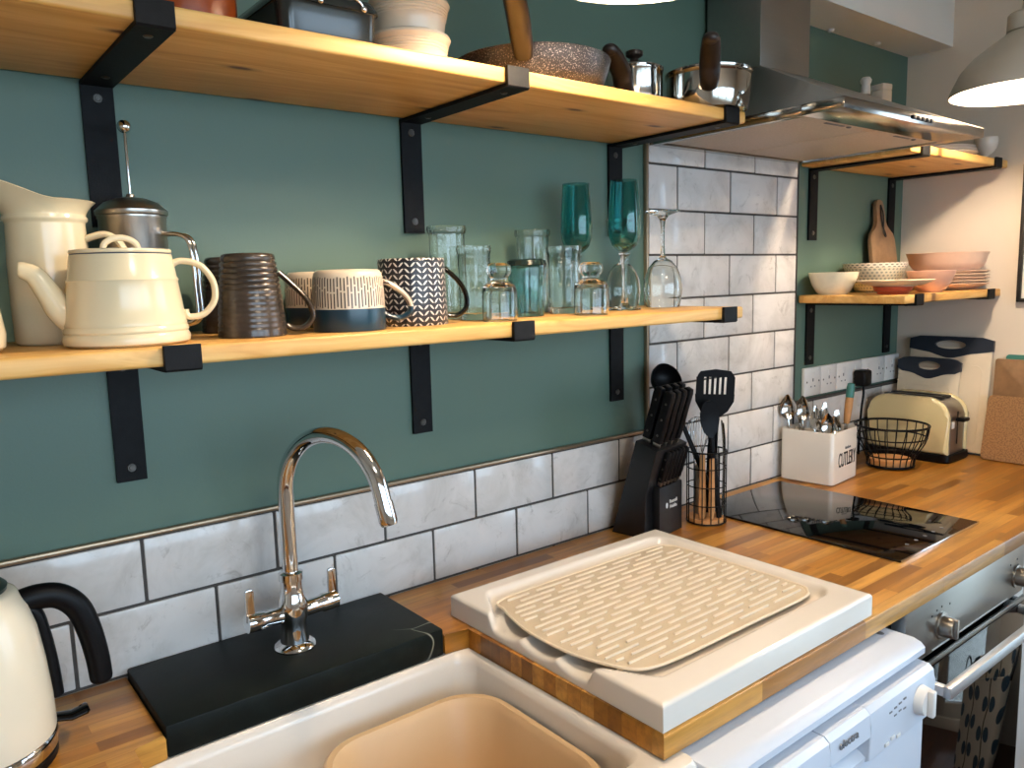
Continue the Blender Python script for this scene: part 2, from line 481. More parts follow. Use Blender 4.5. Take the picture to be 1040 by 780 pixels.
# glazed door
def rect_frame(bm, y0, y1, z0, z1, w, x0, x1, bev=.004):
    box(bm, x0, x1, y0, y0+w, z0, z1, bev); box(bm, x0, x1, y1-w, y1, z0, z1, bev)
    box(bm, x0, x1, y0+w, y1-w, z0, z0+w, bev); box(bm, x0, x1, y0+w, y1-w, z1-w, z1, bev)
gp_ = G('window_glass'); gp_.set(color=H('#ffffff'), rough=0.0, spec=.5)
tr_ = gp_.n('ShaderNodeBsdfTransparent'); fz = gp_.n('ShaderNodeFresnel'); fz.inputs[0].default_value = 1.45
gl_ = gp_.n('ShaderNodeBsdfGlossy'); gl_.inputs['Roughness'].default_value = 0.0
mx_ = gp_.n('ShaderNodeMixShader'); gp_.l(fz.outputs[0], mx_.inputs[0]); gp_.l(tr_.outputs[0], mx_.inputs[1]); gp_.l(gl_.outputs[0], mx_.inputs[2]); gp_.l(mx_.outputs[0], gp_.out.inputs['Surface'])
M_PANE = gp_.m
bm = nb(); rect_frame(bm, DY0, DY1, 0, DZ, .06, XR+.01, XR+.08)
dr = struct('door_1', bm, M_WHITEP)
ymid = (DY0+DY1)/2
for (a, b) in ((DY0+.062, ymid-.001), (ymid+.001, DY1-.062)):
    bm = nb(); rect_frame(bm, a, b, .062, DZ-.062, .075, XR+.025, XR+.068); fr = obj('door_frame', bm, M_WHITEP, dr)
    bm = nb(); box(bm, XR+.045, XR+.051, a+.07, b-.07, .13, DZ-.13); obj('pane', bm, M_PANE, fr)
bm = nb(); tube(bm, [(XR+.025, ymid+.04, 1.0), (XR-.03, ymid+.04, 1.0), (XR-.03, ymid+.15, 1.0)], .009, 12); obj('door_handle', bm, M_CHROME, dr)

# window opposite the worktop
bm = nb(); SW = Matrix(((0, 1, 0, 0), (1, 0, 0, 0), (0, 0, 1, 0), (0, 0, 0, 1)))
rect_frame(bm, WX0, WX1, WZ0, WZ1, .06, YF-.08, YF-.02); bmesh.ops.transform(bm, matrix=SW, verts=bm.verts[:])
wn = struct('window_1', bm, M_WHITEP)
for k in range(3):
    a = WX0+.062+k*(WX1-WX0-.124)/3; b = a+(WX1-WX0-.124)/3-.002
    bm = nb(); rect_frame(bm, a, b, WZ0+.062, WZ1-.062, .045, YF-.07, YF-.03); bmesh.ops.transform(bm, matrix=SW, verts=bm.verts[:]); fr = obj('sash', bm, M_WHITEP, wn)
    bm = nb(); box(bm, a+.04, b-.04, YF-.053, YF-.047, WZ0+.1, WZ1-.1); obj('pane', bm, M_PANE, fr)
bm = nb(); box(bm, WX0-.05, WX1+.05, YF-.02, YF+.12, WZ0-.03, WZ0-.002, .006); struct('trim_6', bm, M_WHITEP)

# glazed wall tiles : every tile a raised bevelled block, dark grout behind
def tile_field(name, x0, x1, z0, z1, row0=0):
    P, Q, g = .203, .1025, .0046
    bm = nb()
    r = int(math.floor((z0-.9)/Q+1e-6))
    while .9+r*Q < z1-.004:
        a = max(z0, .9+r*Q); b = min(z1, .9+(r+1)*Q)
        off = 0. if r % 2 else .5
        k = math.floor(x0/P-off)
        while (k+off)*P < x1:
            xa = max(x0, (k+off)*P); xb = min(x1, (k+1+off)*P)
            if xb-xa > .008 and b-a > .008:
                jt = random.uniform(-.0006, .0006)
                n0 = len(bm.verts)
                box(bm, xa+g/2, xb-g/2, -.006+jt, .0025, a+g/2, b-g/2, .0022, 2)
            k += 1
        r += 1
    o = struct(name, bm, M_TILE)
    bm = nb(); box(bm, x0, x1, -.0035, .003, z0, z1); obj('grout', bm, M_GROUT, o)
    return o
tile_field('wall_back_tiles', XL, 1.107, .868, 1.1025)
tile_field('wall_back_tiles', 1.115, 1.722, .868, 1.776)
tile_field('wall_back_tiles', 1.7245, XR, .868, 1.097)
# metal bead along the tile edges
bm = nb(); box(bm, XL, 1.107, -.0085, .003, 1.1025, 1.1105, .003, 2); struct('trim_2', bm, M_BEAD)
bm = nb(); box(bm, 1.107, 1.115, -.0085, .003, 1.1025, 1.776, .003, 2); struct('trim_3', bm, M_BEAD)
bm = nb(); box(bm, 1.722, XR, -.0085, .003, 1.097, 1.104, .003, 2); struct('trim_4', bm, M_GROUT)
bm = nb(); box(bm, 1.722, 1.7245, -.007, .003, .9, 1.776); struct('trim_5', bm, M_GROUT)

# ------------------------------------------------------------------ worktops, slab, sink, drainer
WT = .900; WB = .867
bm = nb(); prism(bm, [(-1.5, -.007), (-.0375, -.007), (-.0375, -.213), (-.08, -.213), (-.08, -.63), (-1.5, -.63)], WB, WT, bev=.004)
tag(obj('worktop', bm, M_OAK), 'oak stave worktop left of the sink, under the cream kettle', 'worktop')
bm = nb(); prism(bm, [(.3905, -.007), (2.338, -.007), (2.338, -.63), (.438, -.63), (.438, -.213), (.3905, -.213)], WB, WT, bev=.004)
tag(obj('worktop', bm, M_OAK), 'long oak stave worktop under the hob and white drainer, right of the sink', 'worktop')

bm = nb(); box(bm, -.0365, .3895, -.211, -.0075, .8675, .912, .003, 2)
tag(obj('tap_slab', bm, M_GRANITE), 'black stone slab behind the sink carrying the chrome tap', 'slab')

def rl(x0, x1, y0, y1, r, z, n=6): return [(x, y, z) for x, y in rrect(x0, x1, y0, y1, r, n)]
sink = thing('belfast_sink', 'white ceramic butler sink below the black slab', 'sink', (0, 0, 0))
bm = nb()
loft(bm, [rl(-.125, .478, -.655, -.172, .012, .645), rl(-.125, .478, -.655, -.172, .012, .858), rl(-.121, .474, -.651, -.176, .012, .8655),
          rl(-.115, .468, -.645, -.182, .012, .8665), rl(-.079, .436, -.607, -.212, .03, .8665), rl(-.072, .429, -.600, -.218, .03, .861), rl(-.069, .426, -.597, -.221, .032, .85),
          rl(-.06, .418, -.59, -.226, .035, .70), rl(-.04, .40, -.57, -.237, .04, .672), rl(.05, .31, -.48, -.32, .04, .666)])
obj('basin', bm, M_CERAMIC, sink)
bm = nb(); lathe(bm, [(0, .669), (.03, .669), (.042, .672), (.042, .667)], 32, c=(.18, -.40, 0)); obj('drain', bm, M_CHROME, sink)

bm = nb()
def wl(d, r, z): return rl(.128+d, .411-d, -.585+d, -.272-d, r, z, 8)
loft(bm, [wl(.045, .04, .676), wl(.022, .055, .70), wl(.006, .066, .822), wl(-.004, .072, .824), wl(-.006, .074, .829), wl(-.002, .072, .833), wl(.005, .068, .832), wl(.012, .062, .822), wl(.028, .052, .71), wl(.05, .04, .682)])
tag(obj('washing_up_bowl', bm, M_BEIGEPL), 'beige plastic washing-up bowl sitting inside the white sink', 'bowl')

# drainer as a height field with rim, sunk floor, grooves and scalloped lip
def sstep(a, b, x):
    t = min(1, max(0, (x-a)/(b-a))); return t*t*(3-2*t)
dx0, dx1, dy0, dy1 = .443, .965, -.6245, -.155
def drain_h(x, y):
    yc = -.381; hw = .120+.075*sstep(.445, .505, x)
    a = x-.936; b = abs(y-yc)-hw; R = .035
    d = math.hypot(max(a+R, 0), max(b+R, 0))-R+min(max(a+R, b+R), 0)
    lip = 1-sstep(.443, .53, x)
    floor = .9245-.0075*lip + (.0024+.0030*lip)*(2*abs(math.cos(PI*(y-yc)/.083+PI/2*0))**.6-1.2)*-1
    z = floor+(.938-floor)*sstep(-.014, .002, d)
    e = min(x-dx0, dx1-x, y-dy0, dy1-y)
    if e < .006: z -= .006-math.sqrt(max(0, .006**2-(.006-e)**2))
    return z
bm = nb()
def axis(a, b, n):
    L = [a, a+.0006, a+.0018, a+.0036, a+.006]; L += [a+.006+(b-a-.012)*k/n for k in range(1, n)]
    return L+[b-.006, b-.0036, b-.0018, b-.0006, b]
xs = axis(dx0, dx1, 120); ys = axis(dy0, dy1, 130)
gv = [[bm.verts.new((x, y, drain_h(x, y))) for y in ys] for x in xs]
for i in range(len(xs)-1):
    for j in range(len(ys)-1): bm.faces.new((gv[i][j], gv[i+1][j], gv[i+1][j+1], gv[i][j+1]))
edge = [gv[i][0] for i in range(len(xs))]+[gv[-1][j] for j in range(1, len(ys))]+[gv[i][-1] for i in range(len(xs)-2, -1, -1)]+[gv[0][j] for j in range(len(ys)-2, 0, -1)]
low = []
for v in edge:
    low.append(bm.verts.new((v.co.x, v.co.y, .9004)))
for k in range(len(edge)):
    k2 = (k+1) % len(edge); bm.faces.new((edge[k], edge[k2], low[k2], low[k]))
bm.faces.new(low)
tag(obj('ceramic_drainer', bm, M_CERAMIC, ang=50), 'white ceramic draining board lying on the oak worktop', 'draining board')

# ribbed mat in the drainer
out = smoothpath([(.508, -.22), (.480, -.258), (.461, -.326), (.456, -.385), (.461, -.452), (.484, -.518), (.511, -.542), (.571, -.550), (.72, -.551), (.871, -.552), (.909, -.541), (.924, -.51), (.925, -.38), (.923, -.262), (.912, -.232), (.884, -.219), (.70, -.217)], 5, closed=True)
poly = [(p.x, p.y) for p in out]
zb, zt = .9292, .9322
bm = nb(); prism(bm, poly, zb, zt, bev=.0008)
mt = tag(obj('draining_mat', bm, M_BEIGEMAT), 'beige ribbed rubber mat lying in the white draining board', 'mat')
bm = nb()
tube(bm, [(x, y, zt) for x, y in poly], .0022, 8, closed=True)
import itertools
def inside(x, y, pad):
    c = False; n = len(poly); dmin = 9
    for i in range(n):
        (x1, y1), (x2, y2) = poly[i], poly[(i+1) % n]
        if (y1 > y) != (y2 > y) and x < (x2-x1)*(y-y1)/(y2-y1)+x1: c = not c
        L = (x2-x1)**2+(y2-y1)**2; t = max(0, min(1, ((x-x1)*(x2-x1)+(y-y1)*(y2-y1))/L)) if L else 0
        dmin = min(dmin, math.hypot(x-x1-t*(x2-x1), y-y1-t*(y2-y1)))
    return c and dmin > pad
row = 0; y = -.233
while y > -.545:
    xx = .44+(.0, .046, .023, .069)[row % 4]-.06
    while xx < .93:
        a, b = xx, xx+.078
        ss = [a+(b-a)*k/20 for k in range(21)]
        ss = [s for s in ss if inside(s, y, .011)]
        if ss and ss[-1]-ss[0] > .012:
            box(bm, ss[0], ss[-1], y-.0019, y+.0019, zt-.0005, zt+.0034, .0014, 2)
        xx += .094
    y -= .0157; row += 1
obj('rib', bm, M_RIDGE, mt, label='raised ribs and rim, caught light put into their paler colour')

# tap
tp = thing('kitchen_tap', 'tall chrome swan-neck mixer tap on the black slab', 'tap', (.183, -.108, .9122))
bm = nb()
lathe(bm, [(0, 0), (.031, 0), (.032, .003), (.030, .007), (.022, .011), (.0195, .03), (.0195, .042), (.0225, .050), (.0225, .072), (.0185, .084), (.0165, .096), (.0165, .108), (.0185, .109), (.0185, .120), (.0145, .122), (0, .122)], 40)
obj('tap_body', bm, M_CHROME, tp)
bm = nb(); th = math.radians(20); sd = Vector((math.sin(th), -math.cos(th), 0))
R0 = .0965; zc = .245
pts = [Vector((0, 0, .115)), Vector((0, 0, .18))]+[sd*(R0-R0*math.cos(a))+Vector((0, 0, zc+R0*math.sin(a))) for a in [PI*k/28*.93 for k in range(29)]]
d = (pts[-1]-pts[-2]).normalized(); pts += [pts[-1]+d*.040]
tube(bm, pts, .0122, 24); obj('spout', bm, M_CHROME, tp)
bm = nb(); tube(bm, [pts[-1]-d*.028, pts[-1]-d*.001, pts[-1]+d*.004], [.0133, .0133, .0115], 24); obj('aerator', bm, M_CHROME, tp)
for s in (-1, 1):
    bm = nb(); tube(bm, [(s*.015, 0, .056), (s*.045, 0, .057), (s*.048, 0, .057), (s*.072, 0, .058)], [.0125, .0125, .0145, .0145], 24)
    arm = obj('valve', bm, M_CHROME, tp)
    bm = nb(); prism(bm, rrect(-.0065, .0065, 0, .054, .005, 4), -.003, .003, M=T(s*.066, 0, .056) @ RX(PI/2) @ RX(0.0), bev=.0012)
    lv = obj('lever', bm, M_CHROME, arm)

# kettle
kt = thing('electric_kettle', 'cream electric kettle with black handle on the left worktop', 'kettle', (-.232, -.14, WT), math.radians(-4))
bm = nb(); lathe(bm, [(0, 0.0005), (.082, .0005), (.085, .004), (.085, .012), (.080, .016), (0, .016)], 48); obj('power_base', bm, M_BLACKPL, kt)
bm = nb(); lathe(bm, [(0, .0165), (.0855, .0165), (.087, .019), (.087, .034), (.0855, .036), (0, .036)], 64); obj('steel_band', bm, M_CHROME, kt)
bm = nb(); lathe(bm, [(0, .0365), (.0855, .0365), (.0862, .041), (.0855, .078), (.0818, .126), (.0765, .168), (.0695, .196), (.059, .215), (.050, .219), (0, .219)], 64)
sh = [v for v in bm.verts]
kb_ = obj('kettle_body', bm, M_KETTLE, kt)
bm = nb(); lathe(bm, [(0, .2195), (.050, .2195), (.051, .224), (.044, .231), (.025, .235), (.012, .237), (.011, .246), (.007, .249), (0, .249)], 40); obj('lid', bm, mat('dark_lid', '#24302c', .3, var=.1), kt)
bm = nb(); tube(bm, smoothpath([(-.058, 0, .155), (-.083, 0, .185), (-.102, 0, .204)], 6), [.024]*7+[.020, .017, .015, .013, .011, .010], 16, flat=(1, .8)); obj('kettle_spout', bm, M_KETTLE, kt)
bm = nb()
hp = smoothpath([(.052, 0, .193), (.078, 0, .1985), (.102, 0, .194), (.121, 0, .174), (.131, 0, .142), (.137, 0, .105), (.139, 0, .076)], 6)
n = len(hp); tube(bm, hp, [.0165-.003*k/(n-1) for k in range(n)], 18, flat=(.8, 1.0))
hq = smoothpath([(.062, 0, .193), (.076, 0, .18), (.082, 0, .155), (.0875, 0, .11), (.0895, 0, .070)], 5)
tube(bm, hq, .010, 14, flat=(1.1, .75))
sphere(bm, (.139, 0, .075), .0132, 1, .8, .6)
obj('handle', bm, M_BLACKPL, kt)
bm = nb(); tube(bm, [(.083, 0, .04), (.102, 0, .036), (.119, 0, .040), (.122, 0, .041)], [.007, .008, .009, .006], 14, flat=(1.3, .7)); obj('switch_lever', bm, M_BLACKGL, kt)
letters('lettering', 'Russell\nHobbs', .009, M_INK, kb_, T(-.01, -.0866, .052) @ FRONT @ T(.055, 0, -.028) @ RY(.72))

# ------------------------------------------------------------------ appliances under the worktop
# white floor cabinets
def cabinet(x0, x1, label, ndoor=1, front=-.60, top=.865):
    t = thing('base_cabinet', label, 'cabinet', ((x0+x1)/2, -.3, 0))
    w = (x1-x0)/2
    bm = nb(); box(bm, -w, w, -.28, .28, .10, top); box(bm, -w+.01, w-.01, -.24, .28, 0, .10); obj('carcass', bm, M_WHITEP, t)
    for k in range(ndoor):
        a = -w+.002+k*(2*w/ndoor); b = a+2*w/ndoor-.004
        bm = nb(); box(bm, a, b, front+.3, -.281, .105, top-.006, .002)
        box(bm, a+.06, b-.06, front+.297, front+.30, .17, top-.07, .001) if b-a > .2 else None
        d = obj('door', bm, M_WHITEP, t)
        if b-a > .2:
            bm = nb(); tube(bm, smoothpath([(b-.03, front+.298, top-.2), (b-.03, front+.27, top-.19), (b-.03, front+.27, top-.09), (b-.03, front+.298, top-.08)], 4), .005, 10); obj('handle', bm, M_SATIN, d)
    return t
cabinet(-1.45, -.135, 'white floor cabinet left of the sink under the worktop', 2)
cabinet(1.664, 2.336, 'white cabinet right of the oven under the worktop', 1)
ct = cabinet(-.125, .474, 'white cabinet under the white sink', 2, top=.638)

# dishwasher
dw = thing('dishwasher', 'white freestanding dishwasher under the draining board', 'dishwasher', (.756, -.36, 0))
bm = nb(); box(bm, -.267, .267, -.295, .30, .02, .828, .004); box(bm, -.255, .255, -.25, .28, 0, .02); obj('cabinet_body', bm, M_WHITEAPP, dw)
bm = nb()
A = []
for (y, z) in [(.30, .829), (-.285, .829), (-.318, .832), (-.325, .836), (-.325, .846), (-.318, .853), (-.305, .857), (.30, .857)]: A.append((y, z))
prism(bm, A, -.275, .275, M=YZ(), bev=.004)
lid = obj('top_panel', bm, M_WHITEAPP, dw)
bm = nb(); lathe(bm, [(0, .8575), (.006, .8575), (.0075, .8565), (.0075, .855)], 16, c=(.245, -.262, 0)); obj('lid_screw', bm, M_GREYINK, lid)
bm = nb(); box(bm, -.267, .267, -.33, -.2955, .10, .738, .006, 3); box(bm, -.26, .26, -.26, -.2, .02, .10); obj('door', bm, M_WHITEAPP, dw)
bm = nb()
hx0, hx1 = -.055, .055
sec = [(-.2955, .739), (-.338, .739), (-.345, .745), (-.3455, .80), (-.343, .818), (-.335, .825), (-.2955, .826)]
prism(bm, sec, -.267, hx0, M=YZ(), bev=.004, seg=3); prism(bm, sec, hx1, .267, M=YZ(), bev=.004, seg=3)
sec2 = [(-.2955, .739), (-.31, .739), (-.338, .742), (-.3385, .748), (-.312, .766), (-.312, .782), (-.3455, .784), (-.343, .818), (-.335, .825), (-.2955, .826)]
prism(bm, sec2, hx0, hx1, M=YZ())
cp = obj('control_panel', bm, M_WHITEAPP, dw)
bm = nb(); tube(bm, [(0, 0, 0), (0, -.012, 0), (0, -.014, 0)], [.024, .022, .021], 32); box(bm, -.006, .006, -.024, -.013, -.022, .022, .003)
kn = obj('knob', bm, M_WHITEPL, cp); kn.location = (.212, -.3455, .785)
letters('lettering', 'electra', .019, M_GREYINK, cp, T(-.008, -.3460, .805) @ FRONT)
for i, (x, z) in enumerate([(.115, .800), (.13, .802), (.145, .804), (.16, .806), (.13, .790), (.145, .792), (.16, .79), (.105, .752), (.123, .756), (.142, .752)]):
    bm = nb()
    if z > .77: box(bm, x-.004, x+.004, -.3462, -.345, z-.0012, z+.0012)
    else: box(bm, x-.006, x+.006, -.3475, -.345, z-.003, z+.003, .001)
    obj('panel_mark' if z > .77 else 'button', bm, M_GREYINK if z > .77 else M_WHITEPL, cp)

# oven
ov = thing('built_in_oven', 'built-in steel oven with dark glass door and bar handle under the hob', 'oven', (1.377, -.33, 0))
hw = .278
bm = nb()
box(bm, -hw, hw, -.262, .28, .14, .15); box(bm, -hw, hw, -.262, .28, .855, .865); box(bm, -hw, -hw+.012, -.262, .28, .15, .855); box(bm, hw-.012, hw, -.262, .28, .15, .855); box(bm, -hw, hw, .27, .28, .15, .855)
box(bm, -hw, hw, -.24, .28, .0, .14)
obj('housing', bm, mat('oven_lining', '#1a1714', .35, var=.2), ov)
bm = nb(); box(bm, -hw, hw, -.291, -.263, .752, .865, .003, 2); pn = obj('control_panel', bm, M_STEEL, ov)
bm = nb(); box(bm, -.17, .19, -.2925, -.2905, .757, .759, .0005); obj('vent_slot', bm, M_WHITEINK, pn)
for x in (-.135, .235, .05):
    if x == .05: continue
    bm = nb()
    tube(bm, [(0, 0, 0), (0, -.004, 0), (0, -.0045, 0)], [.026, .026, .0235], 32)
    tube(bm, [(0, -.004, 0), (0, -.022, 0), (0, -.026, 0)], [.0205, .0195, .017], 32)
    box(bm, -.0055, .0055, -.031, -.02, -.0185, .0185, .002)
    k = obj('knob', bm, M_SATIN, pn); k.location = (x, -.291, .797)
for (x, z) in ((-.175, .826), (-.155, .832), (-.135, .834), (-.10, .83), (.20, .83), (.235, .835)):
    bm = nb(); lathe(bm, [(0, 0), (.0022, 0), (.0022, .0006), (0, .0006)], 10, M=T(x, -.291, z) @ RX(PI/2)); obj('panel_mark', bm, M_INK, pn)
bm = nb()
w = .028
box(bm, -hw, -hw+w, -.292, -.264, .15, .735, .002); box(bm, hw-w, hw, -.292, -.264, .15, .735, .002); box(bm, -hw+w, hw-w, -.292, -.264, .15, .15+w*2, .002); box(bm, -hw+w, hw-w, -.292, -.264, .735-w, .735, .002)
door = obj('oven_door', bm, M_BLACKGL, ov)
gg = G('oven_glass'); gg.set(color=H('#0a0908'), rough=.03, spec=.6, coat=.5)
tr = gg.n('ShaderNodeBsdfTransparent'); tr.inputs[0].default_value = (.55, .5, .46, 1)
mx = gg.n('ShaderNodeMixShader'); mx.inputs[0].default_value = .8
gg.l(tr.outputs[0], mx.inputs[1]); gg.l(gg.p.outputs[0], mx.inputs[2]); gg.l(mx.outputs[0], gg.out.inputs['Surface'])
bm = nb(); box(bm, -hw+.001, hw-.001, -.298, -.2925, .152, .733, .001); obj('glass_panel', bm, gg.m, door)
bm = nb(); box(bm, -hw, hw, -.298, -.292, .7345, .7445, .001); obj('door_trim', bm, M_STEEL, door)
bm = nb(); box(bm, -.245, .245, -.358, -.344, .713, .735, .002)
for s in (-1, 1): box(bm, s*.238-.007, s*.238+.007, -.346, -.298, .715, .733, .0015)
obj('bar_handle', bm, M_BAR, door)
for z in (.585, .47):
    bm = nb()
    for k in range(11): tube(bm, [(-.24, -.24+.045*k, z), (.24, -.24+.045*k, z)], .0022 if k else .0035, 6)
    tube(bm, [(-.25, -.24, z), (-.25, .21, z)], .0035, 6); tube(bm, [(.25, -.24, z), (.25, .21, z)], .0035, 6)
    r = tag(obj('oven_shelf', bm, M_CHROME), 'chrome wire shelf inside the dark oven, %s one' % ('upper' if z > .5 else 'lower'), 'oven shelf', 'oven shelves'); r.location = (1.377, -.33, 0)
    for s in (-1, 1):
        bm = nb(); box(bm, min(s*.2655, s*.244), max(s*.2655, s*.244), -.24, .24, z-.008, z-.0042); obj('shelf_runner', bm, M_SATIN, ov)

# hob
hb = thing('induction_hob', 'narrow black glass hob set flat in the oak worktop', 'hob', (1.415, -.295, WT))
bm = nb(); box(bm, -.182, .182, -.25, .25, .0004, .0055, .0015, 2); gl = obj('glass_top', bm, M_BLACKGL, hb)
bm = nb(); box(bm, -.181, .181, -.2525, -.2503, .0004, .0062, .0006); obj('steel_edge', bm, M_CHROME, hb)
for y in ():
    bm = nb(); lathe(bm, [(.078, .0056), (.0785, .0059), (.080, .0059), (.0805, .0056)], 64, c=(0, y, 0)); obj('zone_ring', bm, mat('zone_grey', '#0c0d0f', .12), gl)
bm = nb()
for k in range(5): lathe(bm, [(0, .0060), (.004, .0060), (.0042, .0056)], 12, c=(-.08+.04*k, -.215, 0))
obj('marking', bm, M_GREYINK, gl)

# ------------------------------------------------------------------ cooker hood
hd = thing('cooker_hood', 'steel chimney cooker hood above the hob with a slim front band', 'cooker hood', (1.4175, 0, 1.757))
bm = nb(); a = .3025; f = -.468; n0 = .0205
def lp(x0, x1, y0, y1, z): return [(x0, y1, z), (x1, y1, z), (x1, y0, z), (x0, y0, z)]
loft(bm, [lp(-a, a, f, -.009, n0), lp(-.099, .099, -.155, -.009, .168)], cap0=False)
obj('canopy', bm, M_STEEL, hd, smooth=False)
bm = nb()
box(bm, -a, a, f, f+.085, 0, .0203, .0012); box(bm, -a, -a+.016, f+.085, -.009, 0, .0203, .0012); box(bm, a-.016, a, f+.085, -.009, 0, .0203, .0012); box(bm, -a+.016, a-.016, -.03, -.009, 0, .0203)
bd = obj('rim_band', bm, M_RIM, hd)
M_FILT = mat('filter_mesh', '#c2b3a3', .5, metal=.25, var=.1, vs=200)
for s in (-1, 1):
    bm = nb(); x0, x1 = (-a+.019, -.0025) if s < 0 else (.0025, a-.019)
    box(bm, x0, x1, f+.087, -.032, .004, .012, .0015)
    ft = obj('grease_filter', bm, M_FILT, hd)
    bm = nb(); xm = (x0+x1)/2; box(bm, xm-.035, xm+.035, f+.105, f+.112, .0025, .0045, .0008); sphere(bm, (xm+.055, f+.108, .0035), .005, 1.4, 1, .5, 12, 8); obj('filter_catch', bm, M_GREYINK, ft)
bm = nb(); box(bm, -.099, .099, -.155, -.009, .1685, 2.1275-1.757, .0015); obj('chimney', bm, M_STEEL, hd)
for k in range(5):
    bm = nb(); box(bm, -.045+.0195*k, -.031+.0195*k, f-.0035, f-.0002, .0065, .0145, .001); obj('button', bm, M_BLACKPL, bd)
# ------------------------------------------------------------------ shelves and brackets
S1, S2 = 1.403, 1.774            # tops of the lower / upper boards
SHG = 'pine shelf boards on black brackets'
def shelf(x0, x1, zu, zt, label):
    bm = nb(); box(bm, x0, x1, -.2992, -.0038, zu+.0003, zt, .004, 3)
    tag(obj('shelf_board', bm, M_PINE), label, 'shelf', SHG)
shelf(-1.3, 1.062, 1.3805, S1, 'long lower pine shelf holding the jugs, mugs and glasses')
shelf(-1.3, 1.062, 1.7515, S2, 'long upper pine shelf holding the pans and casserole')
shelf(1.738, 2.3385, 1.3805, S1, 'short lower pine shelf in the corner holding bowls and plates')
shelf(1.738, 2.3385, 1.7515, S2, 'short upper pine shelf in the corner beside the cooker hood')
def bracket(x, zu, drop, label):
    t = thing('shelf_bracket', label, 'shelf bracket', (x, 0, zu), 0, 'black iron shelf brackets')
    w = .0205; k = .0055
    sec = [(.0025, -drop), (.0025, 0), (-.3, 0), (-.3, .0245), (-.3058, .0245), (-.3062, -.003), (-.3035, -.0056), (-.0035, -.0056), (-.0035, -drop)]
    bm = nb(); prism(bm, sec, -w, w, M=YZ(), bev=.0004, seg=1); obj('strap', bm, M_IRON, t)
    for z in (-.022, -drop+.02):
        bm = nb(); lathe(bm, [(0, .0022), (.003, .0022), (.0038, .0014), (.0055, .0014), (.0065, 0)], 16, M=T(0, -.0035, z) @ RX(PI/2)); obj('screw', bm, M_STEEL_SCREW, t)
    for y in (-.06, -.27):
        bm = nb(); lathe(bm, [(0, .0016), (.004, .0016), (.0055, 0)], 14, M=T(0, y, -.0056) @ RX(PI)); obj('screw', bm, M_STEEL_SCREW, t)
    return t
for x, nm in ((-.004, 'below the cream teapot'), (.497, 'below the clear tumblers'), (1.013, 'at the right end of the long shelf')):
    bracket(x, 1.38, .19, 'black iron bracket under the long lower shelf, %s' % nm)
for x, nm in ((-.004, 'by the red-brown pot'), (.497, 'below the frying pan'), (1.013, 'below the large steel saucepan')):
    bracket(x, 1.751, .196, 'black iron bracket under the long upper shelf, %s' % nm)
for x, nm in ((1.806, 'nearest the hood'), (2.259, 'nearest the right wall')):
    bracket(x, 1.38, .178, 'black iron bracket under the lower corner shelf, %s' % nm)
    bracket(x, 1.751, .196, 'black iron bracket under the upper corner shelf, %s' % nm)

# ------------------------------------------------------------------ sockets
def socket(x0, w, label):
    t = thing('wall_socket', label, 'socket', (x0+w/2, 0, 1.1525), 0, 'white wall sockets')
    bm = nb(); box(bm, -w/2+.0005, w/2-.0005, -.009, .0028, -.0415, .0415, .003, 2); pl = obj('face_plate', bm, M_WHITEPL, t)
    cs = (-.036, .036) if w > .1 else (0,)
    for c in cs:
        bm = nb(); box(bm, c-.006, c+.006, -.0115, -.009, .014, .027, .001); obj('rocker', bm, M_WHITEPL, pl)
        bm = nb()
        box(bm, c-.003, c+.003, -.0094, -.0088, .000, .009); box(bm, c-.013, c-.007, -.0094, -.0088, -.016, -.012); box(bm, c+.007, c+.013, -.0094, -.0088, -.016, -.012)
        obj('pin_slot', bm, M_GREYINK, pl)
    for s in (-1, 1):
        bm = nb(); lathe(bm, [(0, .0008), (.0025, .0008), (.003, 0)], 12, M=T(s*(w/2-.012), -.009, 0) @ RX(PI/2)); obj('screw', bm, M_STEEL_SCREW, t)
x = 1.772
for w, lab in ((.087, 'single white wall socket, leftmost of the row, behind the cutlery'), (.087, 'single white wall socket, second of the row above the cutlery'), (.146, 'double white wall socket with the black plug in it'),
               (.146, 'double white wall socket right of the black plug'), (.096, 'white wall socket at the corner end of the row')):
    socket(x, w, lab); x += w+.0005

# ------------------------------------------------------------------ crockery helpers
def shell(prof, t):
    """closed profile of a vessel: outside profile bottom->rim, then inside back down"""
    ins = []
    for i, (r, z) in enumerate(prof):
        a = prof[max(i-1, 0)]; b = prof[min(i+1, len(prof)-1)]
        dx, dz = b[0]-a[0], b[1]-a[1]; L = math.hypot(dx, dz) or 1
        ins.append((max(0, r-dz/L*t), z+dx/L*t))
    return prof+ins[::-1]
def handle_pts(r0, z0, r1, z1, out, n=7, drop=0.):
    """a D-loop in the xz plane from (r0,z0) out and back to (r1,z1)"""
    return smoothpath([(r0-.004, 0, z0), (r0+out*.45, 0, z0+.004+drop*.2), (r0+out*.9, 0, z0-(z0-z1)*.25), (r0+out, 0, z0-(z0-z1)*.5), (r0+out*.85, 0, z1+(z0-z1)*.22), (r1+out*.4, 0, z1+.002), (r1-.004, 0, z1)], n)

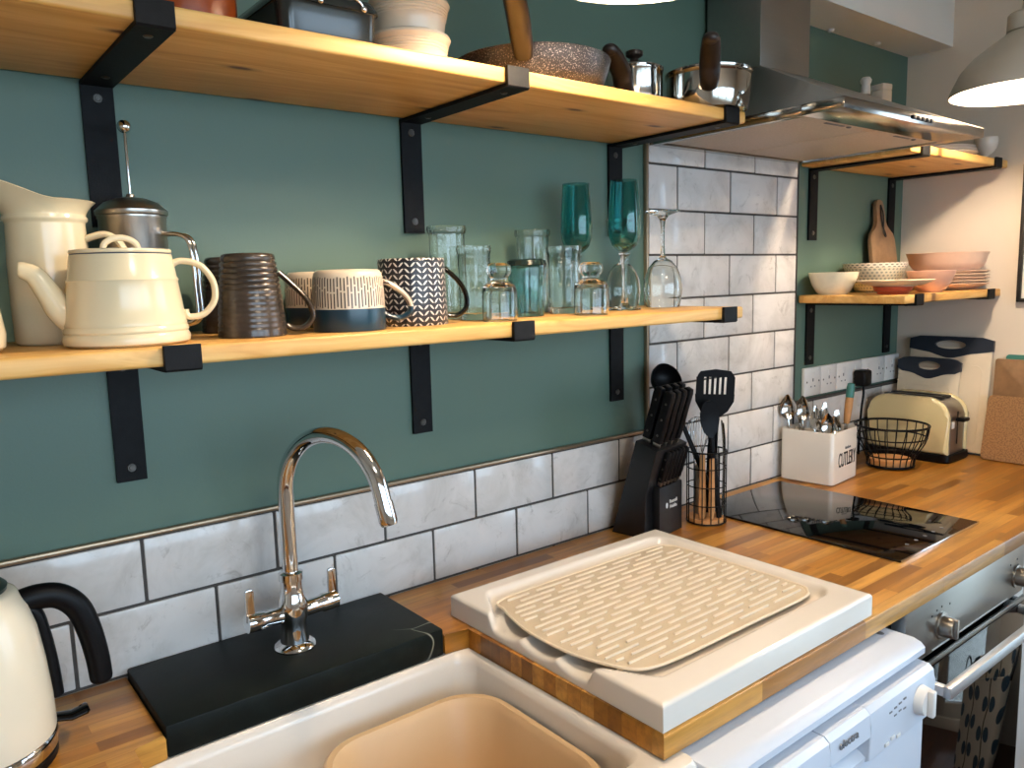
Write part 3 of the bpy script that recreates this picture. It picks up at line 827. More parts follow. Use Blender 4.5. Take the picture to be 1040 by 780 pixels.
# --- cream jugs and teapot on the left of the lower shelf
jg = thing('tall_jug', 'tall cream jug with a flared pouring lip behind the teapot', 'jug', (-.096, -.098, S1+.0004), math.radians(-25))
R = .0455
pr_ = [(0, 0), (R-.003, 0), (R, .004), (R+.0005, .05), (R, .10), (R-.002, .146), (R-.0015, .149), (R+.001, .151), (R+.0015, .154), (R-.0005, .157)]
bm = nb()
seg = 64; loops = []
def jl(r, z, fl): return [((r+fl*(.012+.040*max(0, math.cos(t-PI-.55))**2))*math.cos(t), (r+fl*.012)*math.sin(t), z+fl*(-.004+.032*max(0, math.cos(t-PI-.55))**2+.010*(1-abs(math.sin(t)))*0)) for t in [2*PI*k/seg for k in range(seg)]]
L = [jl(r, z, 0) for r, z in pr_ if r > 0]
for q in (.1, .25, .45, .7, .9, 1.0): L.append(jl(R-.0005, .157+.021*q, q**1.5))
top = L[-1]
L.append([(x*.965, y*.965, z+.001) for x, y, z in top]); 
for q in (.8, .5, .2, 0): L.append([(x*.95, y*.95, z) for x, y, z in jl(R-.002, .157+.021*q, q**1.5)])
for z in (.1, .02, .006): L.append(jl(R-.005, z, 0))
loft(bm, L)
jb = obj('jug_body', bm, M_CREAM, jg, ang=60)
bm = nb(); tube(bm, smoothpath([(R-.004, 0, .128), (R+.022, 0, .134), (R+.040, 0, .118), (R+.044, 0, .085), (R+.030, 0, .05), (R-.003, 0, .035)], 8), .0055, 14, flat=(1.3, .8)); obj('handle', bm, M_CREAM, jg)

pt = thing('sugar_pot', 'cream pot at the far left of the lower shelf, beside the tall jug', 'pot', (-.2155, -.205, S1+.0004))
bm = nb(); lathe(bm, shell([(0, 0), (.046, 0), (.0535, .006), (.055, .02), (.051, .05), (.046, .08), (.043, .098), (.045, .103)], .003), 56); obj('pot_body', bm, M_CREAM, pt)
bm = nb(); lathe(bm, [(0, .104), (.044, .104), (.045, .107), (.03, .115), (.01, .119), (.006, .124), (.010, .131), (.006, .138), (0, .139)], 40); obj('lid', bm, M_CREAM, pt)

tpot = thing('teapot', 'cream enamel teapot with a curved spout at the front of the shelf', 'teapot', (-.0385, -.212, S1+.0004), math.radians(-12))
bm = nb()
lathe(bm, [(0, 0), (.064, 0), (.0685, .003), (.0695, .008), (.0680, .013), (.0668, .0145), (.0682, .017), (.0675, .0205), (.0660, .0225), (.0666, .025), (.0655, .028), (.0595, .073), (.0605, .0755), (.0585, .079), (.0550, .1035), (.0546, .105), (0, .105)], 64)
obj('teapot_body', bm, M_CREAM, tpot)
bm = nb(); lathe(bm, [(0, .1052), (.0542, .1052), (.0545, .1062), (0, .1062)], 64); obj('rim_line', bm, mat('blue_rim', '#2c3550', .3), tpot)
bm = nb(); lathe(bm, [(0, .1064), (.0543, .1064), (.055, .108), (.0543, .1105), (.05, .1112), (0, .113)], 64); ld = obj('lid', bm, M_CREAM, tpot)
bm = nb(); tube(bm, smoothpath([(-.019, 0, .111), (-.016, 0, .119), (-.006, 0, .1245), (.006, 0, .1245), (.016, 0, .119), (.019, 0, .111)], 6), .0028, 10, flat=(1.3, .9)); obj('lid_loop', bm, M_CREAM, ld)
bm = nb(); sp = smoothpath([(-.052, 0, .028), (-.067, 0, .042), (-.078, 0, .063), (-.089, 0, .082), (-.101, 0, .0890), (-.105, 0, .090)], 6)
n = len(sp); tube(bm, sp, [.0185-.0108*(k/(n-1))**.75 for k in range(n)], 20); obj('spout', bm, M_CREAM, tpot)
bm = nb(); tube(bm, smoothpath([(.052, 0, .092), (.064, 0, .0975), (.085, 0, .092), (.099, 0, .073), (.100, 0, .05), (.087, 0, .033), (.071, 0, .0295), (.066, 0, .0335), (.0655, 0, .039)], 7), .0048, 14, flat=(1.35, .85)); obj('handle', bm, M_CREAM, tpot)

# --- cafetiere
cf = thing('cafetiere', 'steel cafetiere with its plunger knob raised, behind the teapot', 'cafetiere', (.014, -.057, S1+.0004), math.radians(-40))
bm = nb(); lathe(bm, [(0, 0), (.040, 0), (.042, .002), (.0425, .012), (.0425, .158), (.0435, .160), (.0435, .163), (0, .163)], 56); obj('pot_body', bm, M_SATIN, cf)
bm = nb(); lathe(bm, [(0, .1635), (.0445, .1635), (.0455, .165), (.0455, .170), (.043, .1725), (.034, .181), (.02, .1865), (.006, .1885), (.0055, .192), (.003, .193), (0, .193)], 56); ld = obj('lid', bm, M_SATIN, cf)
bm = nb(); tube(bm, [(0, 0, .1935), (0, 0, .274)], .0019, 10); obj('plunger_rod', bm, M_CHROME, ld)
bm = nb(); sphere(bm, (0, 0, .2815), .0088, 1, 1, 1, 24, 16); obj('knob', bm, M_CHROME, ld)
bm = nb()
for y in (-.007, .007):
    tube(bm, smoothpath([(.0405, y, .138), (.058, y, .138), (.072, y, .134), (.079, y, .123), (.082, y, .10), (.0835, y, .06), (.084, y, .03), (.076, y, .018), (.058, y, .014), (.0405, y, .014)], 6), .0030, 12)
obj('handle', bm, M_CHROME, cf)

# --- mugs
def mug_handle(t, m, pts, r, flat, seg=14):
    bm = nb(); tube(bm, smoothpath(pts, 7), r, seg, flat=flat); return obj('handle', bm, m, t)
mg = thing('brown_mug', 'brown ridged mug upside down at the shelf front, by the teapot', 'mug', (.111, -.215, S1+.0004), math.radians(-20), 'brown ridged mugs')
prof = [(0, .1065), (.029, .1065), (.0325, .105)]
z = .105
for k in range(14):
    zz = .102-.0070*k; r = .0333+.0100*(k/14)**.75; q = .0008 if k < 6 else .0004
    prof += [(r+q*.5, zz), (r+q, zz-.0028), (r-q*.5, zz-.0058)]
prof += [(.0435, .003), (.0428, .0)]
prof = prof[::-1]
ins = [(.040, 0.), (.0395, .01), (.037, .04), (.034, .07), (.030, .095), (0, .098)]
bm = nb(); lathe(bm, ins[::-1]+prof, 64); obj('mug_body', bm, M_BROWNGL, mg, ang=60)
mug_handle(mg, M_BROWNGL, [(.037, 0, .082), (.050, 0, .069), (.066, 0, .052), (.076, 0, .035), (.077, 0, .020), (.066, 0, .009), (.052, 0, .008), (.043, 0, .013)], .0052, (1.5, .75))
dup(mg, (.1315, -.085, S1+.0004), math.radians(25), 'brown ridged mug standing behind the front brown mug')

mg = thing('two_tone_mug', 'cream and navy dashed mug upside down at the shelf front', 'mug', (.247, -.223, S1+.0004), math.radians(-22), 'cream and navy mugs')
prof = [(.0492, 0), (.0500, .002), (.0502, .028), (.0497, .05), (.0485, .070), (.0465, .079), (.0425, .0835), (.03, .0842), (0, .0842)]
ins = [(.0465, 0), (.0465, .05), (.045, .07), (.038, .078), (0, .079)]
M_DASH = dash_mat(.0305, .082)
bm = nb(); lathe(bm, ins[::-1]+prof, 72); obj('mug_body', bm, M_DASH, mg, ang=60)
hnd = mug_handle(mg, M_DASH, [(.046, 0, .067), (.058, 0, .063), (.076, 0, .050), (.086, 0, .036), (.085, 0, .022), (.072, 0, .0145), (.057, 0, .017), (.0485, 0, .022)], .0052, (1.45, .8))
dup(mg, (.2655, -.085, S1+.0004), math.radians(18), 'cream and navy dashed mug behind the front one')

mg = thing('leaf_print_mug', 'black mug covered in rows of white leaves, beside the glasses', 'mug', (.370, -.192, S1+.0004), math.radians(-24))
prof = [(.0525, 0), (.0532, .0015), (.0518, .05), (.0505, .095), (.0500, .0985), (.0485, .0995), (0, .0995)]
ins = [(.047, 0), (.046, .05), (.0435, .094), (0, .095)]
bm = nb(); lathe(bm, ins[::-1]+prof, 72); obj('mug_body', bm, chevron_mat(), mg, ang=60)
mug_handle(mg, M_BLACKGL, [(.046, 0, .086), (.056, 0, .080), (.073, 0, .063), (.083, 0, .043), (.083, 0, .024), (.070, 0, .0125), (.056, 0, .012), (.048, 0, .016)], .0048, (1.5, .8))

# --- glasses
def ribs(n, amp):
    return lambda t, r, z: r*(1+amp*math.cos(n*t))
def upside_tumbler(x, y, label, sc=1.0):
    t = thing('stubby_tumbler', label, 'glass', (x, y, S1+.0004), 0, 'small knobbed tumblers')
    o = [(.0265, 0), (.0278, .001), (.0283, .02), (.0278, .046), (.0258, .055), (.019, .0605), (.0135, .064), (.0135, .067), (.0185, .073), (.0200, .080), (.0185, .0865), (.013, .0905), (0, .091)]
    i = [(.0255, .0005), (.0262, .02), (.0255, .045), (.021, .0525), (.011, .056), (0, .0565)]
    bm = nb(); lathe(bm, i[::-1]+o, 48); obj('glass_body', bm, M_GLASS, t); t.scale = (sc, sc, 1)
upside_tumbler(.501, -.240, 'small clear knobbed tumbler upside down, beside the leaf print mug')
upside_tumbler(.700, -.243, 'small clear knobbed tumbler upside down, right of the sea-green glass', 1.08)
def hiball(x, y, r, h, label, flare=0.):
    t = thing('highball_glass', label, 'glass', (x, y, S1+.0004), 0, 'tall clear highball glasses')
    o = [(0, 0), (r*.86, 0), (r*.90, .003), (r*.90, .02)]+[(r*.90+(k % 2)*.0011, .02+.0035*k) for k in range(1, 17)]+[(r*.93, h*.7), (r*.95, h-.014), (r+flare, h-.011), (r+flare+.0006, h-.005), (r+flare, h)]
    i = [(r+flare-.0022, h), (r*.95-.0016, h-.012), (r*.93-.0018, h*.7), (r*.90-.002, .03), (r*.85, .012), (0, .010)]
    bm = nb(); lathe(bm, o+i, 56, mod=lambda tt, rr, z: rr*(1+.014*math.cos(20*tt))); obj('glass_body', bm, M_GLASS, t)
hiball(.508, -.086, .0325, .158, 'tall clear highball glass behind the leaf print mug handle', .001)
hiball(.505, -.168, .0285, .121, 'shorter clear ridged glass behind the first knobbed tumbler')
hiball(.722, -.062, .0325, .157, 'tall clear highball glass behind the sea-green glass', .001)
hiball(.722, -.150, .0320, .122, 'shorter clear ridged glass between the sea-green glass and the teal flutes')
t = thing('sea_green_tumbler', 'sea-green glass tumbler with a dark rim, between the clear glasses', 'glass', (.617, -.168, S1+.0004))
o = [(.0285, 0), (.029, .002), (.0325, .05), (.0345, .078), (.0345, .087), (.032, .0945), (.026, .0972), (0, .0975)]
i = [(.0265, .0), (.030, .05), (.0322, .08), (.030, .087), (0, .089)]
bm = nb(); lathe(bm, i[::-1]+o, 60, mod=lambda tt, rr, z: rr*(1+.022*math.cos(16*tt)*(1 if z < .09 else 0))); g_ = obj('glass_body', bm, M_GREENGL, t)
bm = nb(); lathe(bm, [(0, .0978), (.026, .0975), (.0325, .0948), (.0352, .0875), (.0356, .0885), (.033, .0962), (.0265, .0989), (0, .0992)], 60); obj('dark_base', bm, mat('dark_glass_rim', '#14211f', .12), t)

def flute(x, y, label):
    t = thing('champagne_flute', label, 'glass', (x, y, S1+.0004), 0, 'teal champagne flutes')
    o = [(.006, .112), (.013, .114), (.024, .124), (.0300, .142), (.0308, .160), (.0295, .19), (.0274, .220), (.0262, .246)]
    i = [(.0250, .246), (.0262, .220), (.0280, .19), (.0292, .16), (.0284, .143), (.022, .1275), (.010, .119), (0, .118)]
    bm = nb(); lathe(bm, [(0, .112)]+o+i, 64, mod=lambda tt, rr, z: rr*(1+.030*abs(math.cos(6*tt))*(1 if .12 < z < .24 else .3))); obj('bowl', bm, M_TEAL, t)
    o = [(0, 0), (.031, 0), (.032, .001), (.030, .003), (.014, .007), (.007, .013), (.0050, .03), (.0045, .06), (.0060, .085), (.0085, .098), (.0070, .102), (.0105, .106), (.0105, .110), (.006, .1116), (0, .1116)]
    bm = nb(); lathe(bm, o, 48); obj('stem', bm, M_GLASS, t)
flute(.819, -.082, 'teal champagne flute on a clear stem, the left one, by the ridged glass')
flute(.866, -.166, 'teal champagne flute on a clear stem, the right one, in front of a wine glass')
def wine(x, y, label, sc=1.0):
    t = thing('wine_glass', label, 'glass', (x, y, S1+.0004), 0, 'upturned clear wine glasses')
    o = [(.0335, 0), (.0345, .001), (.0385, .018), (.0405, .036), (.0385, .058), (.031, .080), (.019, .095), (.008, .101), (.0048, .107), (.0038, .13), (.0038, .16), (.0055, .178), (.013, .188), (.030, .1935), (.036, .1955), (.036, .1970), (0, .1975)]
    i = [(.0328, .0003), (.0370, .018), (.0390, .036), (.0370, .058), (.0298, .079), (.0175, .0935), (.005, .098), (0, .0982)]
    bm = nb(); lathe(bm, i[::-1]+o, 56); obj('glass_body', bm, M_GLASS, t); t.scale = (sc, sc, sc)
wine(.972, -.060, 'clear wine glass upside down, behind the right teal flute', .93)
wine(.996, -.150, 'clear wine glass upside down, at the right end of the long shelf', .985)

# ------------------------------------------------------------------ upper shelf
rp = thing('glazed_pot', 'red-brown glazed pot at the left of the upper shelf', 'pot', (.064, -.19, S2+.0004))
bm = nb(); lathe(bm, shell([(0, 0), (.052, 0), (.0575, .004), (.0605, .03), (.0610, .07), (.058, .085)], .005), 56); obj('pot_body', bm, M_OCHRE, rp)
bm = nb(); lathe(bm, [(0, .086), (.059, .086), (.0605, .090), (.045, .10), (.015, .106), (.008, .115), (.012, .122), (0, .126)], 40); obj('lid', bm, M_OCHRE, rp)

ds = thing('lidded_dish', 'dark grey glossy lidded dish beside the red-brown pot', 'dish', (.2325, -.163, S2+.0004))
bm = nb(); loft(bm, [rl(-.062, .058, -.079, .079, .014, 0), rl(-.068, .066, -.085, .085, .016, .006), rl(-.070, .068, -.087, .087, .016, .048), rl(-.072, .070, -.089, .089, .016, .051)]); bd_ = obj('dish_body', bm, M_GREYGL, ds)
bm = nb(); loft(bm, [rl(-.0735, .0715, -.0905, .0905, .017, .0515), rl(-.0735, .0715, -.0905, .0905, .017, .056), rl(-.068, .066, -.085, .085, .016, .066), rl(-.05, .048, -.065, .065, .014, .074)]); ld = obj('lid', bm, M_GREYGL, ds)
bm = nb(); sphere(bm, (-.02, -.0935, .053), .0045); sphere(bm, (.042, -.0935, .053), .0045); obj('hinge_stud', bm, M_CHROME, ds)
bm = nb(); tube(bm, smoothpath([(-.02, -.0935, .053), (-.012, -.096, .061), (.011, -.098, .065), (.034, -.096, .061), (.042, -.0935, .053)], 6), .0016, 8); obj('wire_handle', bm, M_CHROME, ds)

def ridged_bowl(z, lab):
    t = thing('stoneware_bowl', lab, 'bowl', (.382, -.195, S2+.0004+z), 0, 'oatmeal bowls in a nested pile')
    o = [(0, 0), (.046, 0), (.0505, .003), (.0525, .014), (.0535, .022)]
    for k in range(4): o += [(.0548+.0008*k, .0235+.0038*k), (.0540+.0008*k, .0258+.0038*k)]
    o += [(.0580, .0385), (.0605, .0435), (.0590, .0475)]
    i = [(.0565, .0475), (.0545, .041), (.051, .025), (.049, .014), (.045, .007), (0, .006)]
    bm = nb(); lathe(bm, o+i, 56); obj('bowl_body', bm, M_STONEW, t)
ridged_bowl(0, 'oatmeal stoneware bowl, lowest of the pile on the upper shelf')
ridged_bowl(.0482, 'oatmeal stoneware bowl stacked second in the upper shelf pile')

pn = thing('frying_pan', 'speckled brown frying pan on the upper shelf, handle towards the room', 'frying pan', (.640, -.168, S2+.0004))
o = [(0, 0), (.098, 0), (.108, .003), (.122, .018), (.130, .040), (.1325, .051), (.1335, .053)]
bm = nb(); lathe(bm, shell(o, .003), 72); obj('pan_body', bm, speckle_mat('speckled_coating', '#120d0e', '#756d68', 480, .58), pn)
def stub_handle(t, c, ang, r0, z0, L, rise, m, w=.013, name='handle', up=.0):
    a = math.radians(ang); d = Vector((math.cos(a), math.sin(a), 0)); p = [d*(r0-.002)+Vector((0, 0, z0)), d*(r0+.02)+Vector((0, 0, z0+rise*.2)), d*(r0+L*.35)+Vector((0, 0, z0+rise*.55)), d*(r0+L*.7)+Vector((0, 0, z0+rise*.85)), d*(r0+L)+Vector((0, 0, z0+rise))]
    q = smoothpath(p, 6); n = len(q)
    bm = nb(); tube(bm, q, [w*(.72+.28*math.sin(PI*min(1, .15+.85*k/(n-1)))+.12*(k/(n-1))) for k in range(n)], 16, flat=(1.15, .75)); sphere(bm, q[-1], w*.92, 1.0, 1.0, .75)
    return obj(name, bm, m, t)
stub_handle(pn, None, -136, .128, .034, .19, .070, mat('brown_handle', '#130c07', .35, var=.3, vs=14), .0145)
def saucepan(name, x, y, r, h, label, ang, m, L, rise, zh):
    t = thing(name, label, 'saucepan', (x, y, S2+.0004), 0, 'steel saucepans on the upper shelf')
    o = [(0, 0), (r*.80, 0), (r*.90, .004), (r*.965, .018), (r*.985, .035), (r*.985, h-.006), (r*1.02, h-.003), (r*1.03, h)]
    bm = nb(); lathe(bm, shell(o, .002), 64); obj('pan_body', bm, M_POLISH, t)
    bm = nb(); lathe(bm, [(r*.95, h+.0005), (r*1.025, h+.001), (r*1.03, h+.0035), (r*.98, h+.006), (r*.6, h+.013), (0, h+.017), (0, h+.0155), (r*.6, h+.0115), (r*.95, h+.003)], 56, closed=False); ld = obj('lid', bm, M_POLISH, t)
    bm = nb(); lathe(bm, [(0, h+.0172), (.010, h+.0172), (.008, h+.024), (.0165, h+.030), (.0165, h+.037), (.010, h+.040), (0, h+.0405)], 28); obj('knob', bm, M_DARKWOODPL, ld)
    stub_handle(t, None, ang, r*.985, zh, L, rise, m, .0155)
    return t
saucepan('saucepan', .905, -.158, .054, .080, 'small lidded steel saucepan beside the frying pan, dark handle raised', -153, M_DARKWOODPL, .100, .052, .032)
saucepan('saucepan', 1.026, -.238, .0805, .073, 'large steel saucepan at the right end of the upper shelf', -141, M_DARKWOODPL, .095, .058, .036)

# ------------------------------------------------------------------ corner shelves
def bowl(x, y, z, r, h, foot, m, name, label, t=.003, group=None):
    th_ = thing(name, label, 'bowl', (x, y, z+.0004), 0, group)
    o = [(0, 0), (r*foot, 0), (r*foot+.001, .003), (r*(foot+.22*(1-foot)), .006), (r*(foot+.62*(1-foot)), h*.42), (r*.955, h*.8), (r, h)]
    bm = nb(); lathe(bm, shell(o, t), 56); obj('bowl_body', bm, m, th_); return th_
bowl(1.793, -.075, S1, .0655, .060, .56, mat('ivory_bowl', '#d9cfb4', .25), 'white_bowl', 'plain ivory bowl at the left end of the lower corner shelf')
pb = bowl(1.976, -.098, S1, .085, .083, .5, bowl_print_mat('#cfc8b0', '#8d9488', 40, 115.0), 'serving_bowl', 'spotted serving bowl behind the flat plate, below the paddle board')
bm = nb(); lathe(bm, [(.0795, .0705), (.0835, .0712), (.0860, .0833), (.0852, .0836)], 56); obj('patterned_rim', bm, bowl_print_mat('#d8d2c2', '#6a6f66', 34, 160.), pb)
def plate(x, y, z, r, h, m, label, group):
    t = thing('dinner_plate', label, 'plate', (x, y, z), 0, group)
    o = [(0, 0), (r*.55, 0), (r*.57, .002), (r*.72, .0035), (r*.95, h-.003), (r, h)]
    i = [(r*.985, h+.0012), (r*.93, h-.0005), (r*.70, .0068), (r*.5, .005), (0, .005)]
    bm = nb(); lathe(bm, o+i, 56); obj('plate_body', bm, m, t)
M_PLATE = mat('speckled_plate', '#d8c6ae', .3, var=.05, vs=60)
bowl(1.826, -.225, S1, .050, .019, .75, mat('red_saucer', '#a8472f', .3), 'red_saucer', 'small red saucer under the flat plate on the corner shelf', .002)
plate(1.834, -.225, S1+.0202, .0955, .016, M_PLATE, 'single flat cream plate at the front of the corner shelf, on a red saucer', 'plates on the corner shelf')
bowl(1.986, -.250, S1, .0615, .058, .48, mat('pink_bowl', '#d5a58c', .3, var=.05, vs=40), 'cereal_bowl', 'small pink bowl beside the flat plate on the corner shelf')
PX, PY = 2.2235, -.192
z = S1+.0004
ords = ('lowest', 'second', 'third', 'fourth', 'topmost')
for k in range(5):
    plate(PX, PY, z, .1125, .018, M_PEACH if k % 2 == 0 else M_PLATE, 'cream plate in the tall stack by the right wall, %s' % ords[k], 'plates on the corner shelf'); z += .0092
z += .010
bowl(PX-.004, PY, z-.0004+.002, .1105, .050, .78, M_PEACH, 'pasta_bowl', 'wide peach bowl on top of the stack of plates')
# paddle board leaning on the wall
pd = thing('paddle_board', 'small wooden paddle chopping board leaning on the green wall', 'chopping board', (2.155, -.046, S1+.0006)); pd.rotation_euler = (math.radians(-7.5), 0, 0)
half = [(.030, .0), (.068, .002), (.0745, .010), (.0755, .10), (.0745, .155), (.066, .176), (.046, .188), (.034, .196), (.0265, .21), (.0245, .24), (.0235, .262), (.017, .274), (.006, .279)]
poly_ = [(x, y) for x, y in half]+[(-x, y) for x, y in half[::-1]]
bm = nb(); prism(bm, poly_, -.006, .006, M=XZ(), bev=.0015)
obj('board', bm, M_ACACIA, pd)
bm = nb(); tube(bm, smoothpath([(0, -.0072, .262), (-.007, -.009, .235), (-.003, -.0095, .20), (.008, -.0095, .178), (.013, -.0088, .165), (.002, -.0092, .172), (.004, -.0095, .2), (.008, -.009, .236), (0, -.0072, .262)], 5), .0021, 8); obj('hanging_cord', bm, M_INK, pd)

# upper corner shelf
gp = thing('pepper_mill', 'tall grey mill on the upper corner shelf, seen over the hood', 'mill', (1.822, -.135, S2+.0004))
bm = nb(); lathe(bm, [(0, 0), (.024, 0), (.025, .004), (.022, .03), (.017, .075), (.0145, .12), (.0135, .15), (.0128, .152)], 32); bm.faces.new([v for v in bm.verts if abs(v.co.z-.152) < 1e-6]); obj('mill_body', bm, M_SATIN, gp)
bm = nb(); lathe(bm, [(0, .1525), (.0125, .1525), (.0115, .17), (.0105, .178), (.0135, .183), (.0145, .189), (.010, .196), (0, .198)], 32); obj('mill_top', bm, M_WHITEPL, gp)
sb = thing('spice_carton', 'white carton beside the grey mill on the upper corner shelf', 'carton', (1.888, -.145, S2+.0004), math.radians(-12))
bm = nb(); box(bm, -.018, .018, -.018, .018, 0, .168, .0015); obj('carton_body', bm, M_WHITEP, sb)
bm = nb(); box(bm, -.0185, .0185, -.0185, .0185, .1685, .184, .002); obj('carton_lid', bm, M_WHITEPL, sb)
ec = thing('egg_cup', 'white footed cup at the right end of the upper corner shelf', 'cup', (2.292, -.255, S2+.0004))
bm = nb(); lathe(bm, shell([(0, 0), (.018, 0), (.019, .002), (.010, .008), (.008, .013), (.018, .019), (.028, .032), (.0315, .05), (.031, .064)], .0022), 40); obj('cup_body', bm, M_CERAMIC, ec)
z = S2+.0004
for k in range(3):
    plate(2.155, -.19, z, .095-.004*k, .014, M_CERAMIC, 'white side plate in the low pile on the upper corner shelf, %s' % ('lowest', 'middle', 'topmost')[k], 'side plates on the upper corner shelf'); z += .0085
# ------------------------------------------------------------------ knife block
KA = math.radians(9)
KB = Vector((1.0515, -.1010, WT+.0004))
kb = thing('knife_block', 'slanted black knife block against the tiles', 'knife block', KB, KA)
bm = nb(); prism(bm, [(-.003, 0), (.084, 0), (.020, .216), (-.035, .1995), (-.003, .10)], -.076, .047, M=YZ(), bev=.002); prism(bm, [(-.022, 0), (-.002, 0), (-.002, .1135), (-.022, .1105)], -.047, .047, M=YZ(), bev=.0015); body = obj('block_body', bm, mat('black_satin', '#0c0c0e', .42, var=.2, vs=30), kb)
em = nb(); lathe(em, [(0, 0), (.0042, 0), (.0042, .0006), (0, .0006)], 20, M=T(-.018, -.0222, .066) @ RX(PI/2) @ Matrix.Scale(1.5, 4, (0, 1, 0))); obj('emblem', em, M_WHITEINK, body)
letters('lettering', 'Russell\nHobbs', .0115, M_WHITEINK, body, T(.009, -.0223, .0665) @ FRONT)
lean = math.radians(17); dl = Vector((0, -math.sin(lean), math.cos(lean)))
def onblock(x, y, z): return KB+Matrix.Rotation(KA, 3, 'Z') @ Vector((x, y, z))
def knife(L, w, label, grp, loc):
    t = thing('knife', label, 'knife', loc, 0, grp); t.rotation_euler = (lean, 0, KA)
    bm = nb(); box(bm, -.0022, .0022, -w*.6, w*.6, .0005, .010, .0006); obj('bolster', bm, M_SATIN, t)
    bm = nb()
    side = [(-w*.62, .0102), (w*.62, .0102), (w*.66, L*.35), (w*.6, L*.62), (w*.78, L*.88), (w*.7, L*.97), (w*.3, L), (-w*.5, L*.98), (-w*.66, L*.9), (-w*.56, L*.6), (-w*.64, L*.3)]
    tk = .0062 if L < .1 else .0085
    prism(bm, side, -tk, tk, M=YZ(), bev=.0024); h = obj('handle', bm, M_BLACKPL, t)
    bm = nb()
    for q in (.22, .5, .78):
        for s in (-1, 1): lathe(bm, [(0, .0006), (.0026, .0006), (.0026, -.001)], 12, M=T(s*tk, 0, L*q) @ RY(s*PI/2))
    obj('rivets', bm, M_STEEL_SCREW, h)
    return t
names = ('leftmost of the front row', 'second of the front row', 'third of the front row', 'fourth of the front row', 'fifth of the front row', 'rightmost of the front row')
t0 = None
for k in range(6):
    p = onblock(-.0365+.0146*k, -.0145, .1128)
    lab = 'small black steak knife handle low in the knife block, '+names[k]
    if t0 is None: t0 = knife(.083, .0085, lab, 'steak knives', p)
    else: q_ = dup(t0, p, None, lab)
t1 = None
pf = Vector((0, -.954, -.2923))
spots = [(-.058, .042, 'leftmost of its lower row'), (-.034, .042, 'second from the left in its lower row'), (-.010, .042, 'third from the left in its lower row'), (.016, .042, 'rightmost of its lower row'),
         (-.056, .015, 'leftmost of its upper row'), (-.028, .015, 'second from the left in its upper row'), (.002, .015, 'third from the left in its upper row'), (.028, .015, 'rightmost of its upper row')]
for k, (x, s, nm) in enumerate(spots):
    b0 = Vector((x, .020, .216))+Vector((0, -.954, -.2923))*s+Vector((0, 0, .0008))
    lab = 'large black knife handle in the knife block, '+nm
    p = onblock(*b0)
    if t1 is None: t1 = knife(.128, .0150, lab, 'kitchen knives', p)
    else: dup(t1, p, None, lab)
# ------------------------------------------------------------------ wire caddy with utensils
CX, CY = 1.180, -.122
cd = thing('utensil_caddy', 'round black wire caddy full of utensils beside the knife block', 'caddy', (CX, CY, WT+.0004))
bm = nb()
for k in range(14):
    a = 2*PI*k/14; tube(bm, [(.0435*math.cos(a), .0435*math.sin(a), .003), (.0445*math.cos(a), .0445*math.sin(a), .168)], .0013, 6)
for z, r in ((.003, .0018), (.045, .0013), (.088, .0013), (.130, .0013), (.168, .0020)):
    tube(bm, [(.0443*math.cos(2*PI*k/40), .0443*math.sin(2*PI*k/40), z) for k in range(40)], r, 6, closed=True)
obj('wire_cage', bm, M_BLACKPL, cd)
bm = nb(); lathe(bm, [(0, 0), (.042, 0), (.042, .012), (0, .012)], 40); obj('wooden_base', bm, M_BEECH, cd)
FL = WT+.0130
# slotted turner
tn = thing('slotted_turner', 'black slotted turner standing tallest in the wire caddy', 'turner', (CX+.026, CY+.014, FL), math.radians(-42)); tn.rotation_euler = (math.radians(3), math.radians(2), math.radians(-42))
bm = nb()
outl = [(-.012, .228), (-.030, .242), (-.043, .266), (-.0445, .295), (-.040, .325), (-.034, .336), (.0, .341), (.034, .337), (.042, .326), (.0455, .295), (.044, .266), (.031, .243), (.012, .228)]
sl = [(-.026, -.0205), (-.0145, -.009), (-.003, .0025), (.0085, .014), (.020, .0255)]
zA, zB = .283, .323
# blade as strips so that the slots are real openings
def strip(x0, x1, z0, z1): box(bm, x0, x1, -.0014, .0014, z0, z1)
prism(bm, [(-.012, .228), (-.030, .242), (-.043, .266), (-.0443, zA), (.0448, zA), (.044, .266), (.031, .243), (.012, .228)], -.0014, .0014, M=XZ())
prism(bm, [(-.0412, zB), (-.039, .329), (-.034, .336), (0, .341), (.034, .337), (.041, .328), (.0428, zB)], -.0014, .0014, M=XZ())
ed = [-.0430]+[v for s in sl for v in s]+[.0440]
for k in range(0, len(ed), 2): strip(ed[k], ed[k+1], zA, zB)
obj('blade', bm, M_BLACKPL, tn)
bm = nb(); tube(bm, smoothpath([(0, .0, .001), (0, 0, .11), (0, .003, .16), (0, .008, .20), (0, .003, .222), (0, 0, .240)], 5), [.0085]*6+[.0085]*5+[.0075]*5+[.0065]*5+[.009]*5, 14, flat=(1.15, .6)); obj('handle', bm, M_BLACKPL, tn)
